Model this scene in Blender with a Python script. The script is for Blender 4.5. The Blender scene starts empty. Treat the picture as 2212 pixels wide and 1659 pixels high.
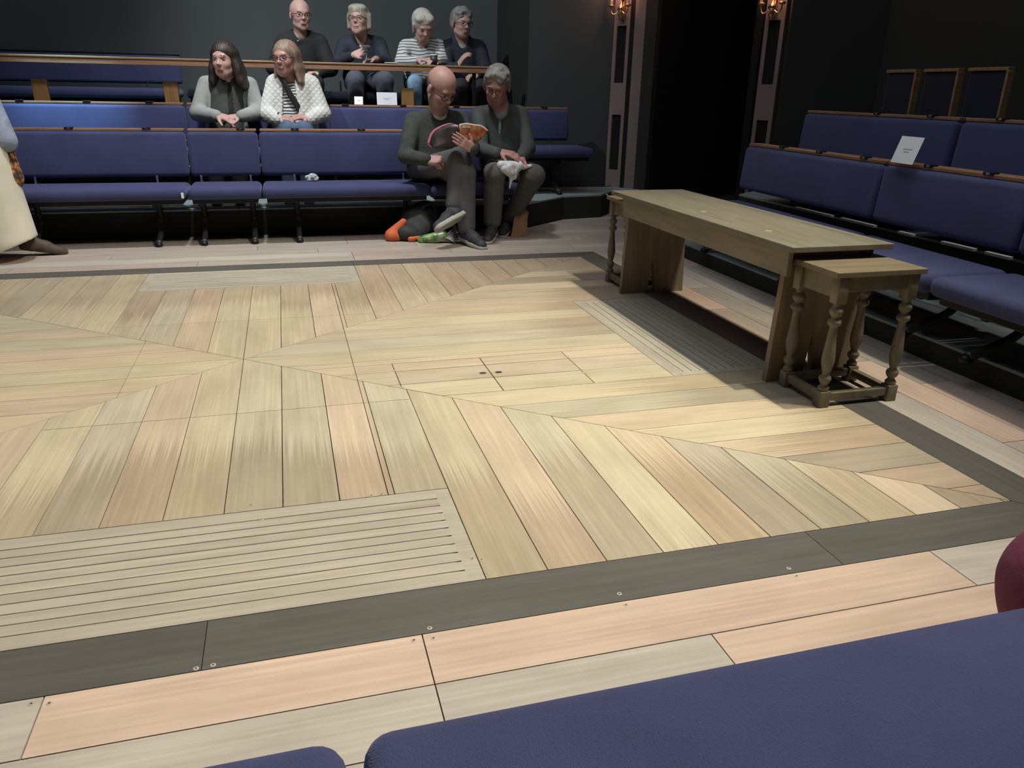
import bpy, bmesh, math, random
import numpy as np
from mathutils import Vector, Matrix, Euler
random.seed(7); np.random.seed(7)
SC = bpy.context.scene
COL = SC.collection

# ------------------------------------------------------------------ camera
CAM_POS = Vector((0.228255, -3.2169, 1.057185))
YAW, PITCH, ROLL, FPX = 0.2804, 0.3613, 0.0188, 1678.46
def make_camera():
    cy, sy, cp, sp = math.cos(YAW), math.sin(YAW), math.cos(PITCH), math.sin(PITCH)
    f = Vector((sy*cp, cy*cp, -sp)); r = Vector((cy, -sy, 0)); u = r.cross(f)
    cr, sr = math.cos(ROLL), math.sin(ROLL)
    r2 = cr*r + sr*u; u2 = -sr*r + cr*u
    cam = bpy.data.cameras.new('camera'); ob = bpy.data.objects.new('camera', cam); COL.objects.link(ob)
    cam.sensor_fit = 'HORIZONTAL'; cam.sensor_width = 36.0; cam.lens = FPX/2212*36.0
    cam.clip_start = 0.02; cam.clip_end = 100
    m = Matrix.Identity(4)
    for i in range(3):
        m[i][0] = r2[i]; m[i][1] = u2[i]; m[i][2] = -f[i]; m[i][3] = CAM_POS[i]
    ob.matrix_world = m
    SC.camera = ob
make_camera()

# ------------------------------------------------------------------ world, lamps, exposure
W = bpy.data.worlds.new('world'); SC.world = W; W.use_nodes = True
W.node_tree.nodes['Background'].inputs[0].default_value = (0.02, 0.022, 0.026, 1)
W.node_tree.nodes['Background'].inputs[1].default_value = 1.0
SC.view_settings.view_transform = 'Standard'; SC.view_settings.look = 'None'
SC.view_settings.gamma = 1.0; SC.view_settings.exposure = 0.0
SC.view_settings.use_curve_mapping = False

def spot(name, loc, target, power, color, angle, blend, radius=0.12):
    l = bpy.data.lights.new(name, 'SPOT'); l.energy = power; l.color = color
    l.spot_size = math.radians(angle); l.spot_blend = blend; l.shadow_soft_size = radius
    o = bpy.data.objects.new(name, l); COL.objects.link(o); o.location = loc
    o.rotation_euler = (Vector(target)-Vector(loc)).to_track_quat('-Z', 'Y').to_euler()
    return o
def area(name, loc, target, power, color, sx, sy):
    l = bpy.data.lights.new(name, 'AREA'); l.energy = power; l.color = color
    l.shape = 'RECTANGLE'; l.size = sx; l.size_y = sy
    o = bpy.data.objects.new(name, l); COL.objects.link(o); o.location = loc
    o.rotation_euler = (Vector(target)-Vector(loc)).to_track_quat('-Z', 'Y').to_euler()
    return o
spot('stage_spotlight', (3.15, -1.3, 5.7), (0.25, -0.40, 0), 1420, (1.0, 0.92, 0.69), 54, 0.9, 0.06)
spot('stage_wash', (3.3, -1.9, 5.7), (-0.3, -0.4, 0), 760, (1.0, 0.91, 0.80), 75, 1.0, 0.12)
spot('front_wash', (3.2, -4.4, 5.7), (0.1, -2.4, 0), 190, (1.0, 0.92, 0.90), 50, 1.0, 0.2)
spot('back_cross_light', (1.9, 3.6, 5.7), (2.0, -1.1, 0), 70, (1.0, 0.90, 0.80), 60, 0.8, 0.08)
spot('audience_light', (0.2, 1.5, 5.7), (0.0, 3.3, 0.4), 1100, (0.97, 0.98, 1.0), 58, 1.0, 0.2)
spot('rear_row_light', (-2.6, 1.2, 5.4), (1.3, 5.0, 1.5), 800, (0.86, 0.94, 1.0), 42, 0.9, 0.06)
spot('blue_accent', (-1.40, 2.9, 5.6), (-1.36, 3.86, 0.95), 4200, (0.34, 0.72, 1.0), 14, 1.0, 0.03)
spot('side_block_light', (2.85, -0.1, 5.7), (3.3, 0.0, 0.4), 95, (0.88, 0.90, 1.0), 36, 1.0, 0.2)
area('added_fill', (0.3, 0.0, 5.8), (0.3, 0.0, 0), 118, (0.86, 0.92, 1.0), 5, 5)  # broad unseen fill added overhead to lift the shadows

# ------------------------------------------------------------------ materials
MATS = {}
def newmat(name):
    m = bpy.data.materials.new(name); m.use_nodes = True
    nt = m.node_tree; b = nt.nodes['Principled BSDF']; MATS[name] = m
    return m, nt, b
def N(nt, t, **kw):
    n = nt.nodes.new(t)
    for k, v in kw.items():
        if k in ('operation', 'blend_type', 'data_type', 'interpolation_type', 'attribute_name', 'feature', 'wave_type', 'bands_direction', 'noise_dimensions', 'vector_type'):
            setattr(n, k, v)
        else: n.inputs[k].default_value = v
    return n
def L(nt, a, b): nt.links.new(a, b)
def ramp(nt, fac, stops):
    r = nt.nodes.new('ShaderNodeValToRGB')
    e = r.color_ramp.elements
    while len(e) < len(stops): e.new(0.5)
    for i, (p, c) in enumerate(stops):
        e[i].position = p; e[i].color = c if len(c) == 4 else (*c, 1)
    L(nt, fac, r.inputs[0]); return r
def coords(nt, scale=(1, 1, 1), kind='Object'):
    t = nt.nodes.new('ShaderNodeTexCoord'); m = nt.nodes.new('ShaderNodeMapping')
    m.inputs['Scale'].default_value = scale
    L(nt, t.outputs[kind], m.inputs[0]); return m.outputs[0]
def simple(name, col, rough=0.6, metal=0.0, var=0.12, scale=6.0, bump=0.0, bscale=40.0, spec=0.4):
    m, nt, b = newmat(name)
    v = coords(nt)
    n = N(nt, 'ShaderNodeTexNoise', Scale=scale, Detail=4.0); L(nt, v, n.inputs['Vector'])
    lo = tuple(max(0, c*(1-var)) for c in col); hi = tuple(min(1, c*(1+var)) for c in col)
    r = ramp(nt, n.outputs['Fac'], [(0.3, lo), (0.7, hi)])
    L(nt, r.outputs[0], b.inputs['Base Color'])
    b.inputs['Roughness'].default_value = rough; b.inputs['Metallic'].default_value = metal
    b.inputs['Specular IOR Level'].default_value = spec
    if bump:
        n2 = N(nt, 'ShaderNodeTexNoise', Scale=bscale, Detail=3.0); L(nt, v, n2.inputs['Vector'])
        bp = N(nt, 'ShaderNodeBump', Strength=bump, Distance=0.01); L(nt, n2.outputs['Fac'], bp.inputs['Height']); L(nt, bp.outputs[0], b.inputs['Normal'])
    return m
def wood(name, a, c, scale=(1.5, 30, 30), rough=0.5, spec=0.4, bump=0.15):
    m, nt, b = newmat(name)
    v = coords(nt, scale)
    n = N(nt, 'ShaderNodeTexNoise', Scale=2.0, Detail=6.0, Roughness=0.6); L(nt, v, n.inputs['Vector'])
    r = ramp(nt, n.outputs['Fac'], [(0.3, a), (0.7, c)])
    L(nt, r.outputs[0], b.inputs['Base Color'])
    b.inputs['Roughness'].default_value = rough; b.inputs['Specular IOR Level'].default_value = spec
    bp = N(nt, 'ShaderNodeBump', Strength=bump, Distance=0.005); L(nt, n.outputs['Fac'], bp.inputs['Height']); L(nt, bp.outputs[0], b.inputs['Normal'])
    return m
def fabric(name, col, weave=420, strength=0.5):
    m, nt, b = newmat(name)
    v = coords(nt)
    big = N(nt, 'ShaderNodeTexNoise', Scale=5.0, Detail=3.0); L(nt, v, big.inputs['Vector'])
    r = ramp(nt, big.outputs['Fac'], [(0.3, tuple(x*0.9 for x in col)), (0.7, tuple(min(1, x*1.12) for x in col))])
    fn = N(nt, 'ShaderNodeTexVoronoi', Scale=weave); L(nt, v, fn.inputs['Vector'])
    mx = N(nt, 'ShaderNodeMixRGB', blend_type='MULTIPLY', Fac=0.25); L(nt, r.outputs[0], mx.inputs[1])
    rr = ramp(nt, fn.outputs['Distance'], [(0.0, (1.25, 1.25, 1.25)), (0.6, (0.65, 0.65, 0.65))]); L(nt, rr.outputs[0], mx.inputs[2])
    L(nt, mx.outputs[0], b.inputs['Base Color'])
    b.inputs['Roughness'].default_value = 0.92; b.inputs['Specular IOR Level'].default_value = 0.15
    b.inputs['Sheen Weight'].default_value = 0.25; b.inputs['Sheen Roughness'].default_value = 0.5
    b.inputs['Sheen Tint'].default_value = (0.6, 0.65, 1, 1)
    bp = N(nt, 'ShaderNodeBump', Strength=strength, Distance=0.0015); L(nt, fn.outputs['Distance'], bp.inputs['Height']); L(nt, bp.outputs[0], b.inputs['Normal'])
    return m
def stripes(name, a, c, axis='Z', freq=45.0, width=0.62, soft=0.06, bump=0.1):
    m, nt, b = newmat(name)
    v = coords(nt)
    sep = nt.nodes.new('ShaderNodeSeparateXYZ'); L(nt, v, sep.inputs[0])
    nz = N(nt, 'ShaderNodeTexNoise', Scale=7.0, Detail=1.0); L(nt, v, nz.inputs['Vector'])
    ad = N(nt, 'ShaderNodeMath', operation='MULTIPLY_ADD'); ad.inputs[1].default_value = 0.05; L(nt, nz.outputs['Fac'], ad.inputs[0]); L(nt, sep.outputs[axis], ad.inputs[2])
    mu = N(nt, 'ShaderNodeMath', operation='MULTIPLY'); mu.inputs[1].default_value = freq; L(nt, ad.outputs[0], mu.inputs[0])
    fr = N(nt, 'ShaderNodeMath', operation='FRACT'); L(nt, mu.outputs[0], fr.inputs[0])
    r = ramp(nt, fr.outputs[0], [(0.0, a), (width-soft, a), (width+soft, c), (0.97, c)])
    L(nt, r.outputs[0], b.inputs['Base Color']); b.inputs['Roughness'].default_value = 0.9
    return m

def floor_material():
    m, nt, b = newmat('painted_boards')
    at = N(nt, 'ShaderNodeAttribute', attribute_name='bcol')
    st = N(nt, 'ShaderNodeAttribute', attribute_name='stain')
    uv = nt.nodes.new('ShaderNodeUVMap'); uv.uv_map = 'grain'
    mp = nt.nodes.new('ShaderNodeMapping'); mp.inputs['Scale'].default_value = (1.6, 75, 1); L(nt, uv.outputs[0], mp.inputs[0])
    fine = N(nt, 'ShaderNodeTexNoise', Scale=1.0, Detail=5.0, Roughness=0.62); L(nt, mp.outputs[0], fine.inputs['Vector'])
    mp2 = nt.nodes.new('ShaderNodeMapping'); mp2.inputs['Scale'].default_value = (2.2, 7, 1); L(nt, uv.outputs[0], mp2.inputs[0])
    blot = N(nt, 'ShaderNodeTexNoise', Scale=1.3, Detail=4.0, Roughness=0.55); L(nt, mp2.outputs[0], blot.inputs['Vector'])
    mp3 = nt.nodes.new('ShaderNodeMapping'); mp3.inputs['Scale'].default_value = (1.0, 140, 1); L(nt, uv.outputs[0], mp3.inputs[0])
    streak = N(nt, 'ShaderNodeTexNoise', Scale=1.0, Detail=2.0); L(nt, mp3.outputs[0], streak.inputs['Vector'])
    # brushed dark patches: stain distance + streak
    s1 = N(nt, 'ShaderNodeMath', operation='MULTIPLY_ADD'); s1.inputs[1].default_value = 0.95; L(nt, streak.outputs['Fac'], s1.inputs[0]); L(nt, st.outputs['Fac'], s1.inputs[2])
    s2 = N(nt, 'ShaderNodeMath', operation='MULTIPLY_ADD'); s2.inputs[1].default_value = 0.28; L(nt, blot.outputs['Fac'], s2.inputs[0]); L(nt, s1.outputs[0], s2.inputs[2])
    mask = N(nt, 'ShaderNodeMapRange', interpolation_type='SMOOTHSTEP'); mask.inputs['From Min'].default_value = 0.52; mask.inputs['From Max'].default_value = 0.86; L(nt, s2.outputs[0], mask.inputs['Value'])
    # base colour with blotches
    bl = ramp(nt, blot.outputs['Fac'], [(0.3, (0.86, 0.85, 0.83)), (0.55, (1, 1, 1)), (0.75, (1.08, 1.06, 1.0))])
    mx = N(nt, 'ShaderNodeMixRGB', blend_type='MULTIPLY', Fac=1.0); L(nt, at.outputs['Color'], mx.inputs[1]); L(nt, bl.outputs[0], mx.inputs[2])
    gr = ramp(nt, fine.outputs['Fac'], [(0.3, (0.86, 0.85, 0.83)), (0.55, (1, 1, 1)), (0.70, (1.16, 1.15, 1.12))])
    mx2 = N(nt, 'ShaderNodeMixRGB', blend_type='MULTIPLY', Fac=0.9); L(nt, mx.outputs[0], mx2.inputs[1]); L(nt, gr.outputs[0], mx2.inputs[2])
    dk = N(nt, 'ShaderNodeMixRGB', blend_type='MULTIPLY'); dk.inputs[2].default_value = (0.70, 0.66, 0.635, 1)
    mm = N(nt, 'ShaderNodeMath', operation='MULTIPLY'); mm.inputs[1].default_value = 0.85; L(nt, mask.outputs[0], mm.inputs[0])
    L(nt, mm.outputs[0], dk.inputs['Fac']); L(nt, mx2.outputs[0], dk.inputs[1])
    L(nt, dk.outputs[0], b.inputs['Base Color'])
    b.inputs['Roughness'].default_value = 0.55; b.inputs['Specular IOR Level'].default_value = 0.25
    bp = N(nt, 'ShaderNodeBump', Strength=0.25, Distance=0.002); L(nt, fine.outputs['Fac'], bp.inputs['Height']); L(nt, bp.outputs[0], b.inputs['Normal'])
    return m
floor_material()
NAVY = (0.055, 0.062, 0.140)
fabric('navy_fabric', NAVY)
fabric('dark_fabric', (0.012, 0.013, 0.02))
simple('black_steel', (0.012, 0.013, 0.014), rough=0.45, metal=0.3)
simple('grey_steel', (0.10, 0.10, 0.10), rough=0.4, metal=0.6)
simple('chrome', (0.6, 0.62, 0.65), rough=0.2, metal=1.0, var=0.03)
simple('riser_black', (0.020, 0.021, 0.019), rough=0.8, bump=0.2)
simple('tread_teal', (0.24, 0.29, 0.29), rough=0.8, var=0.25, scale=3)
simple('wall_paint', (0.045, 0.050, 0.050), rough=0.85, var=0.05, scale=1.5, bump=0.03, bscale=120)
simple('wall_back_lit', (0.078, 0.088, 0.090), rough=0.85, var=0.05, scale=1.5, bump=0.03, bscale=120)  # wall paint lightened, carries the light falling on the back wall
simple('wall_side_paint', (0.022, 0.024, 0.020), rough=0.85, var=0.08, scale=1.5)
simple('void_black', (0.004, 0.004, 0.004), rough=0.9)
simple('ceiling_black', (0.01, 0.01, 0.01), rough=0.9)
simple('pilaster_paint', (0.20, 0.15, 0.135), rough=0.7, var=0.1, scale=5)
wood('rail_wood', (0.20, 0.105, 0.06), (0.34, 0.19, 0.11), scale=(2, 30, 30), rough=0.4)
wood('block_wood', (0.20, 0.10, 0.035), (0.30, 0.16, 0.06), scale=(30, 30, 2), rough=0.5)
wood('bar_wood', (0.20, 0.12, 0.055), (0.32, 0.20, 0.10), scale=(1, 30, 30), rough=0.25, spec=0.6)
wood('oak_top', (0.135, 0.125, 0.090), (0.195, 0.180, 0.130), scale=(12, 1.5, 12), rough=0.5, bump=0.2)
wood('oak_side', (0.175, 0.148, 0.105), (0.265, 0.225, 0.16), scale=(12, 1.5, 12), rough=0.55, bump=0.2)
wood('oak_panel', (0.17, 0.13, 0.085), (0.27, 0.21, 0.14), scale=(12, 12, 1.5), rough=0.55, bump=0.2)
wood('stool_wood', (0.125, 0.108, 0.072), (0.21, 0.182, 0.125), scale=(14, 14, 2), rough=0.38, bump=0.2)
wood('stool_top_wood', (0.150, 0.120, 0.075), (0.225, 0.185, 0.118), scale=(1.5, 12, 12), rough=0.42, bump=0.2)
simple('groove_dark', (0.04, 0.03, 0.02), rough=0.9)
simple('scratch_light', (0.26, 0.24, 0.19), rough=0.7)
simple('screw_metal', (0.45, 0.42, 0.36), rough=0.5, metal=0.3)
simple('hole_dark', (0.05, 0.04, 0.03), rough=0.9)
simple('white_card', (0.80, 0.82, 0.86), rough=0.7, var=0.03)
simple('print_grey', (0.45, 0.46, 0.5), rough=0.8)
simple('brass', (0.75, 0.5, 0.28), rough=0.22, metal=1.0, var=0.05)
simple('candle_cream', (0.8, 0.72, 0.6), rough=0.5)

# ------------------------------------------------------------------ mesh helpers
def link(name, me, mat, parent=None, smooth=False):
    if mat:
        me.materials.append(MATS[mat] if isinstance(mat, str) else mat)
    if smooth:
        me.polygons.foreach_set('use_smooth', [True]*len(me.polygons))
    o = bpy.data.objects.new(name, me); COL.objects.link(o)
    if parent: o.parent = parent
    return o
def bm_obj(name, bm, mat, parent=None, smooth=False):
    me = bpy.data.meshes.new(name); bmesh.ops.recalc_face_normals(bm, faces=bm.faces); bm.to_mesh(me); bm.free()
    return link(name, me, mat, parent, smooth)
def add_box(bm, lo, hi, bevel=0.0, seg=2, mtx=None):
    lo = Vector(lo); hi = Vector(hi)
    r = bmesh.ops.create_cube(bm, size=1.0)
    vs = r['verts']; c = (lo+hi)/2; s = hi-lo
    for v in vs: v.co = Vector((v.co.x*s.x, v.co.y*s.y, v.co.z*s.z)) + c
    allv = set(vs)
    if bevel > 0:
        es = list({e for v in vs for e in v.link_edges})
        rr = bmesh.ops.bevel(bm, geom=es, offset=min(bevel, min(s)*0.49), segments=seg, affect='EDGES', profile=0.5)
        allv = {v for f in rr['faces'] for v in f.verts} | {v for v in vs if v.is_valid}
    if mtx is not None:
        for v in allv: v.co = mtx @ v.co
    return list(allv)
def box(name, lo, hi, mat, parent=None, bevel=0.0, seg=2, smooth=False, mtx=None):
    bm = bmesh.new(); add_box(bm, lo, hi, bevel, seg, mtx); return bm_obj(name, bm, mat, parent, smooth)
def add_lathe(bm, prof, c=(0, 0, 0), seg=20, axis='z'):
    rings = []
    for (r, z) in prof:
        ring = []
        for i in range(seg):
            a = 2*math.pi*i/seg
            p = Vector((r*math.cos(a), r*math.sin(a), z))
            if axis == 'y': p = Vector((p.x, p.z, p.y))
            if axis == 'x': p = Vector((p.z, p.x, p.y))
            ring.append(bm.verts.new(p+Vector(c)))
        rings.append(ring)
    for a, b in zip(rings[:-1], rings[1:]):
        for i in range(seg):
            j = (i+1) % seg
            bm.faces.new((a[i], a[j], b[j], b[i]))
    bm.faces.new(rings[0][::-1]); bm.faces.new(rings[-1])
def add_tube(bm, pts, rad, seg=10, flat=1.0):
    pts = [Vector(p) for p in pts]
    if not isinstance(rad, (list, tuple)): rad = [rad]*len(pts)
    rings = []
    up = Vector((0, 0, 1))
    for i, p in enumerate(pts):
        d = (pts[min(i+1, len(pts)-1)]-pts[max(i-1, 0)]).normalized()
        a = d.cross(up)
        if a.length < 0.1: a = d.cross(Vector((1, 0, 0)))
        a.normalize(); b = d.cross(a)
        rings.append([bm.verts.new(p+(a*math.cos(2*math.pi*k/seg)+b*math.sin(2*math.pi*k/seg)*flat)*rad[i]) for k in range(seg)])
    for r0, r1 in zip(rings[:-1], rings[1:]):
        for k in range(seg):
            j = (k+1) % seg
            bm.faces.new((r0[k], r0[j], r1[j], r1[k]))
    bm.faces.new(rings[0][::-1]); bm.faces.new(rings[-1])
def tube(name, pts, rad, mat, parent=None, seg=10, flat=1.0):
    bm = bmesh.new(); add_tube(bm, pts, rad, seg, flat); return bm_obj(name, bm, mat, parent, True)
def smoothpath(ctrl, n=8):
    P = [Vector(c) for c in ctrl]; P = [P[0]*2-P[1]]+P+[P[-1]*2-P[-2]]; out = []
    for i in range(1, len(P)-2):
        for k in range(n):
            t = k/n
            out.append(0.5*((2*P[i])+(-P[i-1]+P[i+1])*t+(2*P[i-1]-5*P[i]+4*P[i+1]-P[i+2])*t*t+(-P[i-1]+3*P[i]-3*P[i+1]+P[i+2])*t**3))
    out.append(P[-2]); return out
def prism(name, poly, z0, z1, mat, parent=None, mtx=None):
    bm = bmesh.new()
    a = [bm.verts.new((x, y, z0)) for x, y in poly]; b = [bm.verts.new((x, y, z1)) for x, y in poly]
    n = len(poly)
    bm.faces.new(a[::-1]); bm.faces.new(b)
    for i in range(n):
        j = (i+1) % n; bm.faces.new((a[i], a[j], b[j], b[i]))
    if mtx is not None:
        for v in bm.verts: v.co = mtx @ v.co
    return bm_obj(name, bm, mat, parent)
def thing(name, label, cat, loc=(0, 0, 0), rotz=0.0, group=None):
    o = bpy.data.objects.new(name, None); COL.objects.link(o); o.empty_display_size = 0.1
    o.location = loc; o.rotation_euler = (0, 0, rotz); tag(o, label, cat, group); return o
def tag(o, label, cat, group=None):
    o['label'] = label; o['category'] = cat
    if group: o['group'] = group
    return o
def struct(o):
    o['kind'] = 'structure'; return o
def plab(o, s): o['label'] = s; return o

# ------------------------------------------------------------------ SDF mesher (bodies, clothes, bags)
class Field:
    def __init__(s, lo, hi, h):
        s.lo = np.array(lo, float); s.h = h
        s.n = np.ceil((np.array(hi, float)-s.lo)/h).astype(int)+1
        s.f = np.full(s.n, 9.0, np.float32)
    def sub(s, lo, hi, m):
        a = np.clip(np.floor((np.array(lo)-m-s.lo)/s.h).astype(int), 0, s.n); b = np.clip(np.ceil((np.array(hi)+m-s.lo)/s.h).astype(int)+1, 0, s.n)
        sl = tuple(slice(a[i], b[i]) for i in range(3))
        ax = [s.lo[i]+s.h*np.arange(a[i], b[i]) for i in range(3)]
        X, Y, Z = np.meshgrid(*ax, indexing='ij', sparse=True)
        return sl, X, Y, Z
    def comb(s, sl, d, k, op):
        f = s.f[sl]; d = d.astype(np.float32)
        if op == 'add':
            if k <= 0: s.f[sl] = np.minimum(f, d)
            else:
                h = np.maximum(k-np.abs(f-d), 0)/k; s.f[sl] = np.minimum(f, d)-h*h*k*0.25
        else:
            d = -d
            if k <= 0: s.f[sl] = np.maximum(f, d)
            else:
                h = np.maximum(k-np.abs(f-d), 0)/k; s.f[sl] = np.maximum(f, d)+h*h*k*0.25
    def cap(s, a, b, ra, rb=None, k=0.02, op='add'):
        a = np.array(a, float); b = np.array(b, float); rb = ra if rb is None else rb
        R = max(ra, rb); lo = np.minimum(a, b)-R; hi = np.maximum(a, b)+R
        sl, X, Y, Z = s.sub(lo, hi, k+2*s.h); ab = b-a; L2 = max(ab@ab, 1e-9)
        t = np.clip(((X-a[0])*ab[0]+(Y-a[1])*ab[1]+(Z-a[2])*ab[2])/L2, 0, 1)
        d = np.sqrt((X-a[0]-t*ab[0])**2+(Y-a[1]-t*ab[1])**2+(Z-a[2]-t*ab[2])**2)-(ra+(rb-ra)*t)
        s.comb(sl, d, k, op)
    def ell(s, c, r, R=None, k=0.02, op='add'):
        c = np.array(c, float); r = np.array(r, float); m = max(r)
        if R is None: R = np.eye(3)
        R = np.array(R)
        sl, X, Y, Z = s.sub(c-m, c+m, k+2*s.h)
        x, y, z = X-c[0], Y-c[1], Z-c[2]
        l = [R[0][i]*x+R[1][i]*y+R[2][i]*z for i in range(3)]   # columns of R are the local axes
        k0 = np.sqrt(sum((l[i]/r[i])**2 for i in range(3))); k1 = np.sqrt(sum((l[i]/r[i]**2)**2 for i in range(3)))+1e-9
        s.comb(sl, k0*(k0-1)/k1, k, op)
    def half(s, p, n, k=0.0):      # remove the side the normal points to
        p = np.array(p, float); n = np.array(n, float); n /= np.linalg.norm(n)
        sl, X, Y, Z = s.sub(s.lo, s.lo+s.h*s.n, 0)
        d = (X-p[0])*n[0]+(Y-p[1])*n[1]+(Z-p[2])*n[2]
        s.comb(sl, -d, k, 'sub')
    def mesh(s, name):
        f = s.f; ins = f < 0
        nx, ny, nz = f.shape
        cnt = np.zeros((nx-1, ny-1, nz-1), np.int32); acc = np.zeros((nx-1, ny-1, nz-1, 3), np.float32)
        C = [(i, j, k) for i in (0, 1) for j in (0, 1) for k in (0, 1)]
        def corner(a, c): return a[c[0]:nx-1+c[0], c[1]:ny-1+c[1], c[2]:nz-1+c[2]]
        allin = np.ones(cnt.shape, bool); anyin = np.zeros(cnt.shape, bool)
        for c in C: q = corner(ins, c); allin &= q; anyin |= q
        act = anyin & ~allin
        I = np.argwhere(act); 
        if len(I) == 0: raise RuntimeError('empty field '+name)
        idm = np.full(cnt.shape, -1, np.int64); idm[act] = np.arange(len(I))
        P = np.zeros((len(I), 3)); n = np.zeros(len(I))
        for a in C:
            for ax in range(3):
                if a[ax] == 1: continue
                b = list(a); b[ax] = 1
                fa = f[I[:, 0]+a[0], I[:, 1]+a[1], I[:, 2]+a[2]]; fb = f[I[:, 0]+b[0], I[:, 1]+b[1], I[:, 2]+b[2]]
                x = (fa < 0) != (fb < 0)
                t = np.where(x, fa/(fa-fb+1e-12), 0)
                for q in range(3):
                    P[:, q] += np.where(x, a[q]+(t if q == ax else 0), 0)
                n += x
        V = s.lo+s.h*(I+P/n[:, None])
        F = []
        for ax in range(3):
            sl0 = [slice(1, -1)]*3; sl1 = [slice(1, -1)]*3
            sl0[ax] = slice(0, -1); sl1[ax] = slice(1, None)
            A = ins[tuple(sl0)]; B = ins[tuple(sl1)]
            E = np.argwhere(A != B)
            if len(E) == 0: continue
            flip = A[tuple(E.T)]
            off = np.ones(3, int); off[ax] = 0
            E = E+off
            u, v = [(1, 2), (2, 0), (0, 1)][ax]
            du = np.zeros(3, int); du[u] = 1; dv = np.zeros(3, int); dv[v] = 1
            q = [idm[tuple((E-x).T)] for x in (du*0, du, du+dv, dv)]
            Q = np.stack(q, 1); Q[~flip] = Q[~flip][:, ::-1]
            F.append(Q)
        F = np.concatenate(F); F = F[(F >= 0).all(1)]
        me = bpy.data.meshes.new(name)
        me.vertices.add(len(V)); me.vertices.foreach_set('co', V.astype(np.float32).ravel())
        me.loops.add(len(F)*4); me.loops.foreach_set('vertex_index', F.astype(np.int32).ravel())
        me.polygons.add(len(F)); me.polygons.foreach_set('loop_start', np.arange(0, len(F)*4, 4, dtype=np.int32))
        me.polygons.foreach_set('loop_total', np.full(len(F), 4, dtype=np.int32))
        me.update(calc_edges=True); me.validate()
        return me
def fobj(name, F, mat, parent):
    me = F.mesh(name)
    o = link(name, me, mat, None, True)
    if parent:
        o.parent = parent
        o.matrix_parent_inverse = Matrix.Translation(parent.location).inverted()
    return o

# ================================================================== THE SETTING
AX_, AY_, SL, BW = 2.124, 1.743, 0.8205, 0.155       # inner half sizes of the boarded stage, mitre slope, border width
PAL = {'cream': (0.52, 0.46, 0.31), 'yellow': (0.56, 0.48, 0.30), 'green': (0.44, 0.43, 0.32), 'grey': (0.42, 0.39, 0.32),
       'pink': (0.55, 0.41, 0.31), 'orange': (0.56, 0.42, 0.28), 'brown': (0.44, 0.36, 0.27), 'dull': (0.36, 0.31, 0.26),
       'border': (0.095, 0.092, 0.082), 'outpink': (0.53, 0.405, 0.325), 'outgrey': (0.42, 0.385, 0.34), 'grille': (0.385, 0.355, 0.295),
       'dim': (0.375, 0.335, 0.28), 'dimpink': (0.39, 0.325, 0.28)}
MEAN = (0.495, 0.44, 0.335)
for _k in ('cream', 'yellow', 'green', 'grey', 'pink', 'orange', 'brown', 'dull'):
    PAL[_k] = tuple(MEAN[i]+(PAL[_k][i]-MEAN[i])*0.42 for i in range(3))
def clip(poly, a, b, c):         # keep a*x + b*y <= c
    out = []
    for i in range(len(poly)):
        p, q = poly[i], poly[(i+1) % len(poly)]
        dp = a*p[0]+b*p[1]-c; dq = a*q[0]+b*q[1]-c
        if dp <= 0: out.append(p)
        if (dp < 0 < dq) or (dq < 0 < dp):
            t = dp/(dp-dq); out.append((p[0]+t*(q[0]-p[0]), p[1]+t*(q[1]-p[1])))
    return out
class Boards:
    def __init__(s): s.V = []; s.F = []; s.C = []; s.S = []; s.UV = []
    def add(s, poly, col, along, stain=None, gap=0.0014, seed=0.0, z=0.0):
        # shrink by clipping inwards
        n = len(poly)
        if n < 3: return
        A = sum(poly[i][0]*poly[(i+1) % n][1]-poly[(i+1) % n][0]*poly[i][1] for i in range(n))/2
        if abs(A) < 2e-5: return
        if A < 0: poly = poly[::-1]
        src = poly[:]
        for i in range(n):
            p, q = src[i], src[(i+1) % n]
            ex, ey = q[0]-p[0], q[1]-p[1]; l = math.hypot(ex, ey)
            if l < 1e-6: continue
            nx, ny = ey/l, -ex/l
            poly = clip(poly, nx, ny, nx*p[0]+ny*p[1]-gap)
            if len(poly) < 3: return
        n = len(poly); b = len(s.V); var = 1+random.uniform(-0.05, 0.05)
        c = tuple(min(1, x*var) for x in PAL[col])
        for x, y in poly: s.V.append((x, y, z))
        for x, y in poly: s.V.append((x, y, z-0.014))
        fs = [tuple(range(b, b+n))]+[(b+i, b+n+i, b+n+(i+1) % n, b+(i+1) % n) for i in range(n)]
        for f in fs:
            s.F.append(f)
            for vi in f:
                x, y, _ = s.V[vi]
                s.UV.append(((x if along == 'x' else y)+seed*3.7, (y if along == 'x' else x)+seed*1.3))
                s.C.append((*c, 1)); s.S.append(stain(x, y) if stain else -1.0)
    def build(s, name, parent=None):
        me = bpy.data.meshes.new(name); me.from_pydata(s.V, [], s.F)
        ca = me.color_attributes.new('bcol', 'FLOAT_COLOR', 'CORNER'); ca.data.foreach_set('color', np.array(s.C, np.float32).ravel())
        sa = me.attributes.new('stain', 'FLOAT', 'CORNER'); sa.data.foreach_set('value', np.array(s.S, np.float32))
        uv = me.uv_layers.new(name='grain'); uv.data.foreach_set('uv', np.array(s.UV, np.float32).ravel())
        return link(name, me, 'painted_boards', parent)
def rect(x0, x1, y0, y1): return [(x0, y0), (x1, y0), (x1, y1), (x0, y1)]

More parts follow.
